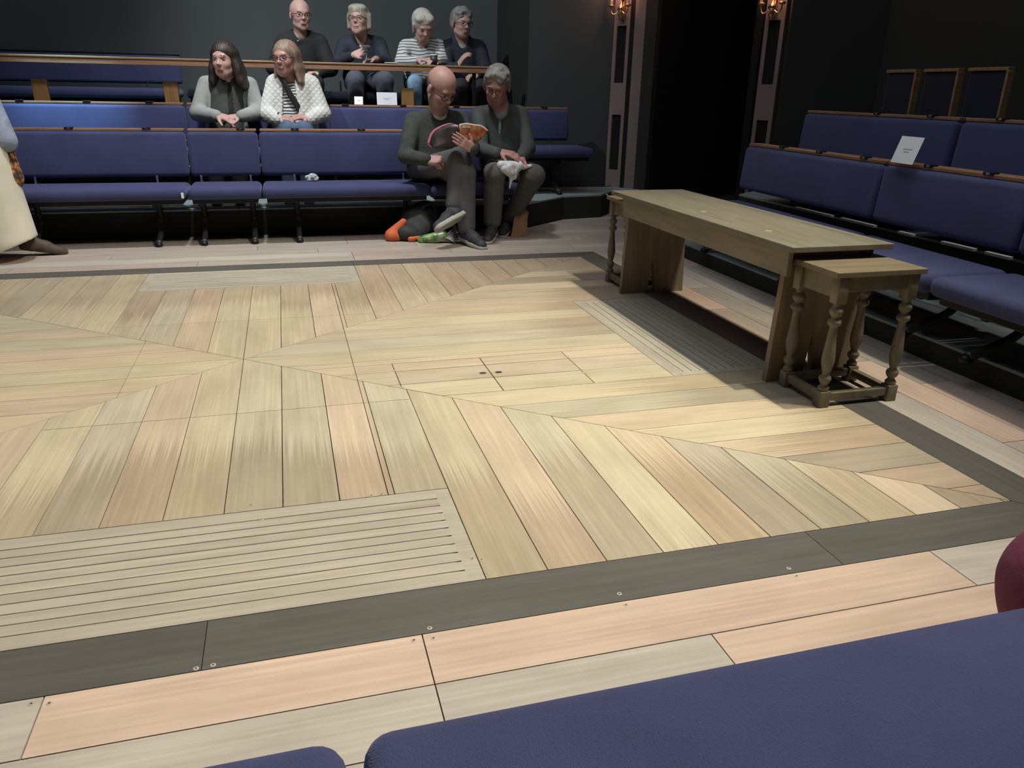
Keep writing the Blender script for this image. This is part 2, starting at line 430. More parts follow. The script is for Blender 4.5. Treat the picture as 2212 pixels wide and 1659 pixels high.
def build_floor():
    B = Boards()
    XC, XL = 0.432, -0.42
    def cutx(polys, xs):
        for xc in xs:
            out = []
            for p in polys:
                a = clip(p, 1, 0, xc); b = clip(p, -1, 0, -xc)
                out += [q for q in (a, b) if len(q) >= 3]
            polys = out
        return polys
    near = {-1: 'cream', -2: 'pink', -3: 'grey', -4: 'cream', -5: 'pink', -6: 'dull', 0: 'green', 1: 'green', 2: 'pink', 3: 'green', 4: 'cream', 5: 'pink', 6: 'green',
            7: 'cream', 8: 'orange', 9: 'grey', 10: 'green', 11: 'cream', 12: 'pink', 13: 'brown', 14: 'grey'}
    nst = {0: -0.80, -1: -0.84, -2: -0.80, -3: -0.86, -4: -1.00, -5: -0.95, 1: -0.88, 2: -0.95, 3: -0.95, 4: -1.18, 5: -1.42, 6: -1.10, 7: -1.75, 8: -1.22, 9: -1.30, 10: -1.42, 11: -1.36, 12: -1.9, 13: -1.5}
    far = {0: 'cream', 1: 'cream', 2: 'pink', 3: 'cream', 4: 'pink', 5: 'brown', 6: 'cream', 7: 'pink', 8: 'brown', 9: 'pink', 10: 'brown', 11: 'pink', 12: 'dull', 13: 'dull',
           -1: 'cream', -2: 'pink', -3: 'grey', -4: 'brown', -5: 'cream', -6: 'brown', -7: 'cream', -8: 'grey', -9: 'cream'}
    for k in range(-15, 15):
        x0, x1 = 0.15*k, min(0.15*(k+1), AX_)
        if x1 <= -AX_: continue
        x0 = max(x0, -AX_)
        for sg in (-1, 1):
            yin = AY_ if not (-0.61 < (x0+x1)/2 < 0.61) else 1.29
            p = rect(x0, x1, min(0, sg*yin), max(0, sg*yin))
            # keep |y| >= SL*|x|
            for q in (1, -1):
                p = clip(p, SL*q, -sg, 0)
            if len(p) < 3: continue
            polys = cutx([p], [XC] if abs(x0) < 0.61 else [])
            if -0.61 < (x0+x1)/2 < 0.61:
                out = []
                for a in polys:
                    out += [q for q in (clip(a, 0, sg, 0.593), clip(a, 0, -sg, -0.593)) if len(q) >= 3]
                polys = out
            if sg < 0:
                col = near.get(k, random.choice(['cream', 'pink', 'grey'])); y0 = nst.get(k, -1.3)
                st = (lambda x, y, y0=y0: max(-1.0, min(1.0, (y0-y)*1.6)))
            else:
                col = far.get(k, random.choice(['cream', 'pink', 'grey', 'brown'])); y0 = random.uniform(0.62, 1.0)
                st = (lambda x, y, y0=y0: max(-1.0, min(1.0, (y-y0)*1.6)))
            for a in polys: B.add(a, col, 'y', st, seed=k+sg*0.37)
    rcol = {-1: 'cream', 0: 'grey', 1: 'brown', 2: 'cream', 3: 'pink', 4: 'pink', 5: 'brown', 6: 'pink', 7: 'dull', 8: 'brown', 9: 'dull', 10: 'dull',
            -2: 'pink', -3: 'brown', -4: 'cream', -5: 'yellow', -6: 'green', -7: 'orange', -8: 'yellow', -9: 'orange', -10: 'grey', -11: 'pink', -12: 'pink'}
    lcol = {-1: 'cream', 0: 'orange', 1: 'pink', 2: 'green', 3: 'pink', -2: 'orange', -3: 'pink', -4: 'orange', -5: 'pink', -6: 'grey', -7: 'cream'}
    for k in range(-13, 13):
        y0, y1 = 0.01+0.15*k, 0.01+0.15*(k+1)
        y0 = max(y0, -AY_); y1 = min(y1, AY_)
        if y1-y0 < 0.01: continue
        for sg in (-1, 1):
            xin = AX_ if not (sg > 0 and -0.59 < (y0+y1)/2 < 0.56) else 1.66
            p = rect(min(0, sg*xin), max(0, sg*xin), y0, y1)
            for q in (1, -1):
                p = clip(p, -SL*sg, q, 0)
            if len(p) < 3: continue
            if sg > 0:
                polys = cutx([p], [XC])
                if -0.6 < y0 < -0.15:    # the trap door
                    out = []
                    for a in polys:
                        ins = [a]
                        yb = -0.193
                        if y0 < yb < y1: ins = [q for q in (clip(a, 0, 1, yb), clip(a, 0, -1, -yb)) if len(q) >= 3]
                        for c in ins:
                            cy = sum(v[1] for v in c)/len(c)
                            out += cutx([c], [0.585, 0.953, 1.319]) if cy < yb else [c]
                    polys = out
                col = rcol[k] if k in rcol else 'pink'; xs = random.uniform(1.2, 2.0)
            else:
                polys = cutx([p], [XL]); col = lcol.get(k, 'grey'); xs = random.uniform(1.2, 2.0)
            st = (lambda x, y, xs=xs: max(-1.0, min(1.0, (abs(x)-xs)*1.2)))
            for a in polys:
                cx = sum(v[0] for v in a)/len(a); cy = sum(v[1] for v in a)/len(a)
                trap = sg > 0 and 0.58 < cx < 1.32 and -0.59 < cy < -0.19
                B.add(a, col, 'x', st, seed=k+sg*0.11+(0.5 if trap else 0), gap=0.0022 if trap else 0.0012)
    # grilles: long slats between narrow open slots
    def grille(lo, hi, slots, s0, s1, axis):
        # lo..hi across range, slots = slot centres, s0..s1 outer extent along, slots stop 0.04 short of the ends
        w = 0.0022
        es = [lo]+[q for c in slots for q in (c-w, c+w)]+[hi]
        def R(a0, a1, c0, c1, **kw):
            B.add(rect(a0, a1, c0, c1) if axis == 'x' else rect(c0, c1, a0, a1), 'grille', axis, None, gap=0.0, **kw)
        for i in range(0, len(es), 2): R(s0+0.04, s1-0.04, es[i], es[i+1], seed=i*0.3)
        for i in range(1, len(es)-1, 2): B.add(rect(s0+0.052, s1-0.052, es[i], es[i+1]) if axis == 'x' else rect(es[i], es[i+1], s0+0.052, s1-0.052), 'grille', axis, None, gap=0.0, seed=i, z=-0.0022)
        for a0, a1 in ((s0+0.0015, s0+0.04), (s1-0.04, s1-0.0015)): R(a0, a1, lo, hi, seed=2.2)
    grille(-1.7415, -1.2915, [-1.343-0.0392*i for i in range(10)][::-1], -0.60, 0.60, 'x')
    grille(1.2915, 1.7415, [1.343+0.0392*i for i in range(10)], -0.60, 0.60, 'x')
    grille(1.6615, 2.1225, [1.719+0.0392*i for i in range(10)], -0.59, 0.608, 'y')
    # dark border
    for sg in (-1, 1):
        ya, yb = sg*AY_, sg*(AY_+BW)
        xs = [-AX_-BW, -0.005, 1.45, AX_+BW] if sg < 0 else [-AX_-BW, -1.1, 0.6, AX_+BW]
        for a, b in zip(xs[:-1], xs[1:]):
            p = rect(a, b, min(ya, yb), max(ya, yb))
            p = clip(p, 1, -sg, AX_-AY_); p = clip(p, -1, -sg, AX_-AY_)
            B.add(p, 'border', 'x', None, gap=0.0009, seed=a)
        xa, xb = sg*AX_, sg*(AX_+BW)
        for a, b in ((-AY_-BW, 0.3), (0.3, AY_+BW)):
            p = rect(min(xa, xb), max(xa, xb), a, b)
            p = clip(p, -sg, 1, AY_-AX_); p = clip(p, -sg, -1, AY_-AX_)
            B.add(p, 'border', 'y', None, gap=0.0009, seed=a+5)
    # outer boards
    def rows(y0, sgn, n, joints, cols, xlo, xhi, w=0.15):
        for i in range(n):
            a, b = y0+sgn*w*i, y0+sgn*w*(i+1); a, b = min(a, b), max(a, b)
            js = [xlo]+joints[i % len(joints)]+[xhi]; cc = cols[i % len(cols)]
            for j in range(len(js)-1): B.add(rect(js[j], js[j+1], a, b), cc[j % len(cc)], 'x', None, seed=i*1.1+j*0.7+sgn)
    rows(-AY_-BW, -1, 14, [[-0.275, 0.424, 1.70], [-1.0, 0.424, 1.009, 2.6], [-0.6, 0.9, 2.0], [0.1, 1.5]],
         [['outgrey', 'outpink', 'outpink', 'outgrey'], ['outgrey', 'outgrey', 'outgrey', 'outpink'], ['outpink', 'outgrey'], ['outgrey', 'outpink']], -4.5, 4.0)
    rows(AY_+BW, 1, 14, [[-1.4, -0.35, 0.62, 1.9], [-2.2, 0.62, 1.3, 2.2], [-0.9, 0.4, 1.7, 2.7], [-1.9, 0.0, 1.1, 2.4]],
         [['dim', 'dimpink', 'dim', 'dimpink', 'dim'], ['dim', 'outgrey', 'dimpink'], ['dimpink', 'dim'], ['dull', 'dimpink', 'dim']], -4.5, 4.0)
    for sg in (-1, 1):
        for i in range(14):
            a, b = AX_+BW+0.15*i, AX_+BW+0.15*(i+1)
            js = [-AY_-BW]+[[-0.95, 0.3, 1.1], [-1.42, -0.6, 0.75], [-0.89, 0.42], [-1.2, 0.0, 1.3]][i % 4]+[AY_+BW]
            for j in range(len(js)-1):
                B.add(rect(min(sg*a, sg*b), max(sg*a, sg*b), js[j], js[j+1]), ['outgrey', 'dimpink', 'outpink', 'dim'][(i+j) % 4], 'y', None, seed=i+j*0.3+sg)
    fl = B.build('floor'); struct(fl)
    sub = box('subfloor', (-4.6, -6.0, -0.08), (5.6, 7.4, -0.0142), 'hole_dark', fl)
    for x, y in [(-0.015, -1.89), (0.016, -1.888), (0.443, -1.883), (0.445, -1.917), (0.405, -1.913), (0.875, -1.913), (0.877, -1.871), (1.31, -1.911), (1.311, -1.878),
                 (-0.262, -1.92), (-0.293, -1.913), (0.608, -1.663), (0.386, -1.281), (0.414, -1.284), (0.587, -1.653), (0.096, -1.342), (0.068, -1.256), (0.54, -1.13), (1.70, -0.572)]:
        bm = bmesh.new(); add_lathe(bm, [(0.0055, -0.002), (0.0055, 0.0006), (0.004, 0.0009)], (x, y, 0), 12); s = bm_obj('screw', bm, 'screw_metal', fl)
        bm = bmesh.new(); add_lathe(bm, [(0.0022, 0.0004), (0.0022, 0.0012)], (x, y, 0), 8); bm_obj('screw_slot', bm, 'hole_dark', s)
    for x, y in [(0.922, -0.384), (0.986, -0.388)]:
        bm = bmesh.new(); add_lathe(bm, [(0.011, -0.002), (0.011, 0.0008)], (0, 0, 0), 16)
        for v in bm.verts: v.co = Vector((v.co.x*1.3+x, v.co.y+y, v.co.z))
        bm_obj('finger_hole', bm, 'hole_dark', fl)
    for x, y in [(1.319, -0.266), (1.319, -0.47), (0.585, -0.277), (0.585, -0.47)]:
        box('hinge', (x-0.010, y-0.006, -0.002), (x+0.010, y+0.006, 0.0012), 'screw_metal', fl, 0.001)
    return fl
build_floor()

# risers and platforms
def platform(poly, z0, z1, name):
    o = prism(name, poly, z0, z1-0.012, 'riser_black'); struct(o)
    prism('platform_tread', poly, z1-0.012, z1, 'tread_teal', o)
    return o
platform([(-5.5, 2.98), (2.13, 2.96), (2.55, 3.32), (2.93, 3.39), (3.15, 3.66), (3.45, 3.70), (3.45, 3.96), (-5.5, 3.96)], 0.0, 0.20, 'trim_1')
platform([(-5.5, 3.96), (2.45, 3.96), (2.45, 5.3), (-5.5, 5.3)], 0.0, 0.40, 'trim_2')
platform([(-5.5, 4.22), (2.45, 4.22), (2.45, 5.3), (-5.5, 5.3)], 0.401, 0.62, 'trim_3')
platform([(2.82, 1.98), (2.82, -6.0), (3.58, -6.0), (3.58, 2.2)], 0.0, 0.10, 'trim_4')
platform([(3.58, 2.2), (3.58, -6.0), (4.02, -6.0), (4.02, 2.5)], 0.0, 0.34, 'trim_5')
platform([(4.02, 2.5), (4.02, -6.0), (4.95, -6.0), (4.95, 2.5)], 0.0, 0.60, 'trim_6')
simple('nosing_grey', (0.80, 0.82, 0.80), rough=0.5)
SEGS = [(0.66, 1.01), (0.30, 0.577), (0.018, 0.12), (-0.365, -0.168), (-0.56, -0.427)]
bm = bmesh.new()
for ya, yb in SEGS: add_box(bm, (3.245, ya, 0.400), (3.268, yb, 0.414), 0.002)
struct(bm_obj('trim_7', bm, 'nosing_grey'))

# walls
def wall(name, p, q, z0, z1, mat, th=0.08):
    p = Vector((p[0], p[1], 0)); q = Vector((q[0], q[1], 0)); d = (q-p).normalized(); n = Vector((-d.y, d.x, 0))
    poly = [(p.x, p.y), (q.x, q.y), (q.x+n.x*th, q.y+n.y*th), (p.x+n.x*th, p.y+n.y*th)]
    o = prism(name, poly, z0, z1, mat); return struct(o)
H = 6.0
wall('wall_back', (2.45, 5.3), (-5.6, 5.3), 0, H, 'wall_back_lit', -0.1)
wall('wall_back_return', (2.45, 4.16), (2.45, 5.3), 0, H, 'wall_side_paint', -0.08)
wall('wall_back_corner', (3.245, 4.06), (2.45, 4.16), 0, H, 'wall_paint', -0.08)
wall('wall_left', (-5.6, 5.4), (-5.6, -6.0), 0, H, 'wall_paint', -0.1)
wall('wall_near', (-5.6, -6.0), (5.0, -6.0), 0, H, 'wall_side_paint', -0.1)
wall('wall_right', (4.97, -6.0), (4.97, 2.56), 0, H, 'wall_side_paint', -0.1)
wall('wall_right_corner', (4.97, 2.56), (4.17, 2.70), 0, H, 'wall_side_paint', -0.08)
struct(box('ceiling', (-5.7, -6.1, H), (6.5, 7.5, H+0.1), 'ceiling_black'))
# dark passage behind the corner doorway (a recess running back diagonally)
dd = Vector((0.81, 0.585, 0)).normalized()
def off(p, t): return (p[0]+dd.x*t, p[1]+dd.y*t)
A0, A1 = (3.47, 3.68), (3.998, 2.934)
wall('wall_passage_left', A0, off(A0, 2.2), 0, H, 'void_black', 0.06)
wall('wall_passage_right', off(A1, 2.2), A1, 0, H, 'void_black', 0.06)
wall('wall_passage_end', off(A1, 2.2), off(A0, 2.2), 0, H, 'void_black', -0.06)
# strip between the pilasters and the walls
def pilaster(p, q, z0, name, th=0.07):
    """flat pilaster with recessed dark panels; p, q = its front edge left and right"""
    p = Vector((p[0], p[1], 0)); q = Vector((q[0], q[1], 0)); w = (q-p).length; d = (q-p).normalized(); n = Vector((-d.y, d.x, 0))
    if n.dot(Vector((0, 0, 0))-p) < 0: n = -n       # towards the stage
    M = Matrix(((d.x, n.x, 0, p.x), (d.y, n.y, 0, p.y), (0, 0, 1, 0), (0, 0, 0, 1)))
    bm = bmesh.new()
    f = w*0.2
    add_box(bm, (0, -th, z0), (f, 0, H-0.01), mtx=M); add_box(bm, (w-f, -th, z0), (w, 0, H-0.01), mtx=M)
    add_box(bm, (f, -th, z0), (w-f, -0.03, H-0.01), mtx=M)
    rails = [(z0, z0+0.16), (0.86, 1.14), (1.62, 1.98), (2.6, 2.9), (3.6, 3.9)]
    for a, b in rails: add_box(bm, (f, -th, a), (w-f, 0, b), mtx=M)
    o = bm_obj(name, bm, 'pilaster_paint'); struct(o)
    for (a, b) in zip([r[1] for r in rails[:-1]], [r[0] for r in rails[1:]]):
        box('recess_panel', (f, -0.03, a), (w-f, -0.022, b), 'void_black', o, mtx=M)
    return M
def pil_at(a, b): return ((3.3+a*0.585*-1, 3.9+a*0.81), (3.3+b*-0.585, 3.9+b*0.81))
pilaster((3.215, 4.018), (3.312, 3.883), 0.2, 'trim_8')
pilaster((4.046, 2.868), (4.14, 2.738), 0.0, 'trim_9')
struct(prism('trim_10', [(3.34, 3.845), (3.402, 3.759), (3.46, 3.80), (3.398, 3.886)], 0.0, H-0.01, 'pilaster_paint'))
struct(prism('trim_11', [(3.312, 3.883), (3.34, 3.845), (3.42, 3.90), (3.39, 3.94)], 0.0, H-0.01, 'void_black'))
struct(prism('trim_12', [(3.402, 3.759), (3.47, 3.66), (3.53, 3.70), (3.46, 3.80)], 0.0, H-0.01, 'wall_side_paint'))

# ================================================================== BENCHES
def cushion(name, lo, hi, parent, r=0.035, mat='navy_fabric', mtx=None, puff=0.006):
    lo = Vector(lo); hi = Vector(hi); s = hi-lo
    bm = bmesh.new(); add_box(bm, lo, hi, min(r, min(s)*0.45), 5)
    c = (lo+hi)/2
    for v in bm.verts:
        k = (1-abs((v.co.x-c.x)/(s.x/2))**4)
        for i in (1, 2):
            v.co[i] += math.copysign(puff*k*(1-abs((v.co[3-i]-c[3-i])/(s[3-i]/2))**2), v.co[i]-c[i]) if abs(v.co[i]-c[i]) > s[i]*0.45 else 0
        if mtx is not None: v.co = mtx @ v.co
    return bm_obj(name, bm, mat, parent, True)

def bench(label, loc, rotz, x0, x1, base, legs=(), clips=(), group=None, back=True, front_foot=True, back_x=None, posts=True, bh=0.305, rail=True, fab='navy_fabric', bz=0.44):
    """local frame: x along the row, y from the seat front to the back, z up; seat top at 0.40 over the row datum; base = floor under it"""
    group = group or ('navy benches of the far block' if loc[1] > 2 else 'navy benches of the right block' if loc[0] > 2 else 'navy benches of the near row')
    t = thing('theatre_bench', label, 'bench', loc, rotz, group)
    g = 0.004
    cushion('seat', (x0+g, 0.0, 0.318), (x1-g, 0.415, 0.400), t, mat=fab)
    box('seat_frame', (x0+0.03, 0.05, 0.285), (x1-0.03, 0.36, 0.319), 'black_steel', t, 0.005)
    bx0, bx1 = back_x if back_x else (x0, x1)
    if back:
        M = Matrix.Translation((0, 0.385, bz)) @ Matrix.Rotation(math.radians(-5), 4, 'X')
        cushion('backrest', (bx0+g, 0.0, 0.0), (bx1-g, 0.07, bh), t, 0.028, fab, mtx=M, puff=0.004)
        box('back_shell', (bx0+0.02, 0.071, 0.02), (bx1-0.02, 0.085, bh-0.02), 'black_steel', t, 0.003, mtx=M)
        zt = bz-0.001+bh; box('top_rail', (bx0+0.012, 0.430, zt), (bx1-0.012, 0.515, zt+0.018), 'rail_wood' if rail else 'black_steel', t, 0.004)
    for x in legs:
        l = tube('leg', smoothpath([(x, 0.30, 0.29), (x, 0.31, 0.22), (x, 0.325, base+0.16), (x, 0.30, base+0.12)], 5), 0.020, 'black_steel', t, 10)
        f_ = tube('foot', smoothpath([(x, 0.318, base+0.155), (x, 0.285, base+0.105), (x, 0.20, base+0.062), (x, 0.11, base+0.034), (x, 0.065, base+0.022)], 6), [0.0185]*12+[0.020]*7+[0.0215]*6, 'grey_steel', l, 10)
        bm = bmesh.new(); add_lathe(bm, [(0.022, base+0.0), (0.026, base+0.006), (0.025, base+0.02), (0.012, base+0.032)], (x, 0.062, 0), 14); bm_obj('foot_pad', bm, 'black_steel', l, True)
        if posts:
            box('back_post', (x-0.008, 0.395, 0.36), (x+0.008, 0.411, 0.50), 'chrome', t, 0.003)
        box('bracket', (x-0.014, 0.10, 0.262), (x+0.014, 0.34, 0.287), 'black_steel', t, 0.004)
    for x in clips:
        zc = bz-0.001+bh-0.744
        c = box('number_clip', (x-0.028, 0.424, zc+0.756), (x+0.028, 0.46, zc+0.770), 'black_steel', t, 0.004)
        box('number_plate', (x-0.010, 0.4235, zc+0.758), (x+0.010, 0.4245, zc+0.7685), 'chrome', c, 0.0)
    return t
FY = 2.55
bench('long navy front row bench section left of the narrow one-person section', (0, FY, 0), 0, -2.9, -0.432, 0, legs=(-2.6, -1.43, -0.655), clips=(-2.3, -1.70, -1.176, -0.686))
bench('narrow one-person navy bench section in the front row of the far block', (0, FY, 0), 0, -0.432, 0.058, 0, legs=(-0.36, -0.02), clips=(-0.061,))
bench('navy front row bench section between the narrow section and the bald man', (0, FY, 0), 0, 0.058, 1.25, 0, legs=(0.29, 1.1), clips=(0.319, 0.80))
bench('navy bench section under the two men in the front row', (0, FY, 0), 0, 1.25, 2.02, 0, legs=(1.45, 1.85), clips=(1.6,))
R2 = 0.83
bench('second row navy bench at left, lit blue along its top', (0, FY+R2, 0.20), 0, -3.0, -0.50, 0, legs=(-2.7, -1.6, -0.8), clips=(-2.2, -1.667, -1.206, -0.76), bh=0.262)
bench('second row navy bench under the two women', (0, FY+R2, 0.20), 0, -0.50, 0.62, 0, legs=(-0.3, 0.5), clips=(-0.1, 0.30), bh=0.262)
bench('second row navy bench behind the men, carrying a folded white card', (0, FY+R2, 0.20), 0, 0.62, 1.95, 0, legs=(0.8, 1.7), clips=(0.753, 1.238, 1.701), bh=0.262)
bench('short navy bench ending the second row against the dark wall', (0, FY+R2, 0.20), 0, 1.95, 2.84, 0, legs=(2.15, 2.55), clips=(2.504,), back_x=(1.95, 2.74), bh=0.262)
R3 = 1.92
bench('high rear row navy bench behind the wooden rail at left', (0, FY+R3, 0.62), 0, -3.0, -0.60, 0, legs=(-2.6, -0.9), clips=(), bh=0.235, rail=False)
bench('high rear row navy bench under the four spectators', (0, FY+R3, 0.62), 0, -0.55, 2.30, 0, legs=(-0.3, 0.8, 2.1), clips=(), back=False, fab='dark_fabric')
# right hand block: rows run along y, facing -x  (local x -> -world y)
RR = -math.pi/2 - math.radians(2.0)
bench('navy bench in the front row of the right block, at its far rounded end', (2.680, 0.0, 0.0), RR, -1.50, -0.15, 0.10, legs=(-1.25, -0.35), clips=(-1.10, -0.72, -0.33), posts=False, bz=0.475, bh=0.27)
bench('navy bench with the upright white card, front row of the right block', (2.680, 0.0, 0.0), RR, -0.15, 0.74, 0.10, legs=(0.0, 0.6), clips=(0.134, 0.485), posts=False, bz=0.475, bh=0.27)
bench('navy bench cut by the right edge of the view, front row of the right block', (2.680, 0.0, 0.0), RR, 0.74, 2.4, 0.10, legs=(0.95, 1.8), clips=(0.9, 1.4), posts=False, bz=0.475, bh=0.27)
bench('dark second row bench of the right block, at its far end', (3.33, 0.0, 0.20), RR, -1.86, -0.42, -0.10, legs=(-1.7, -0.6), clips=(-1.108, -0.647), posts=False)
bench('second row bench of the right block nearest the right edge, faintly blue', (3.33, 0.0, 0.20), RR, -0.40, 2.0, -0.10, legs=(-0.2, 1.4), clips=(-0.155, 0.3), posts=False)
# near block: we sit in it
bench('near navy seat at the bottom left, cut by the edge of the view', (0.0, -2.528, 0.0), math.pi, -0.2455, 1.6, 0, legs=(0.1, 1.2), clips=(), back=False)
bench('large navy seat across the bottom right, nearest to the viewer', (0.0, -2.528, 0.0), math.pi, -2.6, -0.2535, 0, legs=(-0.6, -1.6), clips=(), back=False, posts=False)

# ================================================================== RAIL, POSTS, CHAIRS
def rail():
    t = thing('bar_rail', 'long wooden shelf rail in front of the high rear row', 'rail', (0, 4.10, 0.40))
    box('rail_top', (-3.0, -0.04, 0.835), (2.19, 0.05, 0.853), 'bar_wood', t, 0.005)
    box('rail_face', (-3.0, -0.034, 0.795), (2.19, -0.018, 0.835), 'rail_wood', t, 0.003)
    for x in (-2.4, -0.16, 0.30, 1.93): box('upright', (x-0.015, 0.0, 0.0), (x+0.015, 0.03, 0.836), 'black_steel', t, 0.003)
rail()
for i, (x, lab) in enumerate([(-1.60, 'brown wooden block upright in the rear row at far left'), (-0.63, 'brown wooden block upright left of the dark-haired woman'), (1.335, 'brown wooden block upright behind the white card, beside the blue jeans')]):
    o = box('wooden_upright', (x-0.055, 4.160, 0.40), (x+0.055, 4.205, 1.075 if i < 2 else 1.06), 'block_wood', None, 0.004)
    tag(o, lab, 'post', 'wooden uprights below the rail')
def high_chair(y0, y1, label):
    t = thing('high_chair', label, 'chair', (4.20, (y0+y1)/2, 0.60), 0, 'dark high chairs of the right block')
    w = (y1-y0)/2-0.01
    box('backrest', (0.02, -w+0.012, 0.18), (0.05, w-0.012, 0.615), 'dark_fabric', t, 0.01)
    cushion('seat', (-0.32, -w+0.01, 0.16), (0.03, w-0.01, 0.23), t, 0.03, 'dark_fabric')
    box('top_trim', (0.012, -w, 0.612), (0.058, w, 0.632), 'bar_wood', t, 0.003)
    box('side_trim', (0.012, -w-0.006, 0.33), (0.058, -w+0.012, 0.613), 'bar_wood', t, 0.003)
    for sx, sy in ((-0.28, -w+0.04), (-0.28, w-0.04), (0.02, -w+0.04), (0.02, w-0.04)):
        box('leg', (sx-0.012, sy-0.012, 0), (sx+0.012, sy+0.012, 0.17), 'black_steel', t, 0.002)
high_chair(1.29, 1.585, 'leftmost of the three dark high chairs with wooden edges at upper right')
high_chair(0.94, 1.245, 'middle of the three dark high chairs with wooden edges at upper right')
high_chair(0.58, 0.888, 'rightmost of the three dark high chairs with wooden edges at upper right')

# ================================================================== TABLE AND STOOLS
def table():
    t = thing('bench_table', 'long weathered wooden trestle table with notched panel ends at the stage edge', 'table', (0, 0, 0))
    box('table_top', (1.945, -0.835, 0.531), (2.378, 0.845, 0.552), 'oak_top', t, 0.003)
    box('side_apron', (1.958, -0.80, 0.437), (1.978, 0.70, 0.531), 'oak_side', t, 0.002)
    box('side_apron', (2.3695, -0.70, 0.437), (2.3755, 0.70, 0.531), 'oak_side', t, 0.002)
    for y in (-0.72, 0.72):
        # trapezoid panel with an inverted V notch, board on edge
        pts = [(1.982, 0), (2.140, 0), (2.163, 0.19), (2.190, 0), (2.362, 0), (2.340, 0.531), (2.004, 0.531)]
        bm = bmesh.new()
        a = [bm.verts.new((x, y-0.014, z)) for x, z in pts]; b = [bm.verts.new((x, y+0.014, z)) for x, z in pts]
        for vs, rev in ((a, False), (b, True)):
            for tri in ([0, 1, 2, 6], [2, 5, 6], [2, 3, 4, 5]):
                q = [vs[i] for i in tri]; bm.faces.new(q[::-1] if rev else q)
        for i in range(7):
            j = (i+1) % 7; bm.faces.new((a[i], b[i], b[j], a[j]))
        bm_obj('panel_leg', bm, 'oak_panel', t)
        box('end_apron', (1.978, y-0.034 if y < 0 else y+0.014, 0.47), (2.362, y-0.014 if y < 0 else y+0.034, 0.531), 'oak_panel', t, 0.002)
    for (x0, y0, x1, y1, m) in [(2.335, -0.118, 2.338, 0.183, 'groove_dark'), (2.328, -0.668, 2.331, -0.330, 'groove_dark'), (2.04, 0.170, 2.335, 0.173, 'scratch_light'),
                                (2.157, -0.332, 2.328, -0.329, 'scratch_light'), (2.02, -0.30, 2.0215, 0.02, 'groove_dark'), (2.02, -0.045, 2.25, -0.043, 'scratch_light')]:
        box('lid_groove', (x0, y0, 0.5515), (x1, y1, 0.5526), m, t)
    for x, y in ((2.062, 0.025), (2.059, -0.505)):
        bm = bmesh.new(); add_lathe(bm, [(0.016, 0.5515), (0.014, 0.5535)], (x, y, 0), 12)
        bm_obj('finger_notch', bm, 'scratch_light', t)
table()
def stool(cx, cy, label, wx=0.385, wy=0.275):
    t = thing('joint_stool', label, 'stool', (cx, cy, 0), 0, 'turned-leg stools at the table ends')
    z1 = 0.500
    box('seat', (-wx/2, -wy/2, z1-0.020), (wx/2, wy/2, z1), 'stool_top_wood', t, 0.003)
    lx, ly = wx/2-0.040, wy/2-0.028
    for sx in (-1, 1):
        for sy in (-1, 1):
            x, y = sx*lx, sy*ly; b = 0.021
            bm = bmesh.new()
            add_box(bm, (x-b, y-b, 0), (x+b, y+b, 0.062), 0.003)
            add_box(bm, (x-b, y-b, 0.385), (x+b, y+b, z1-0.021), 0.003)
            pr = [(0.013, 0.060), (0.019, 0.064), (0.020, 0.074), (0.013, 0.082), (0.012, 0.088), (0.017, 0.092), (0.022, 0.104), (0.021, 0.114), (0.014, 0.121), (0.012, 0.126),
                  (0.016, 0.135), (0.0225, 0.165), (0.023, 0.185), (0.0205, 0.215), (0.017, 0.250), (0.0145, 0.280), (0.0135, 0.298), (0.015, 0.304), (0.022, 0.308), (0.024, 0.316),
                  (0.022, 0.325), (0.014, 0.331), (0.013, 0.337), (0.018, 0.342), (0.0235, 0.353), (0.0225, 0.364), (0.015, 0.372), (0.014, 0.378), (0.019, 0.386)]
            add_lathe(bm, pr, (x, y, 0), 20)
            lg = bm_obj('leg', bm, 'stool_wood', t, True)
            lg.data.polygons.foreach_set('use_smooth', [k >= 52 for k in range(len(lg.data.polygons))])
    for sy in (-1, 1):
        y = sy*ly
        box('apron', (-lx+0.021, y-0.009, 0.425), (lx-0.021, y+0.009, z1-0.021), 'stool_wood', t, 0.002)
        box('stretcher', (-lx+0.021, y-0.012, 0.022), (lx-0.021, y+0.012, 0.052), 'stool_wood', t, 0.003)
    for sx in (-1, 1):
        x = sx*lx
        box('apron', (x-0.009, -ly+0.021, 0.400), (x+0.009, ly-0.021, z1-0.021), 'stool_wood', t, 0.002)
        box('stretcher', (x-0.012, -ly+0.021, 0.022), (x+0.012, ly-0.021, 0.052), 'stool_wood', t, 0.003)
    return t
stool(2.183, -0.892, 'turned-leg wooden stool standing at the near end of the long table', 0.370, 0.272)
stool(2.183, 0.900, 'turned-leg wooden stool mostly hidden at the far end of the long table', 0.370, 0.272)

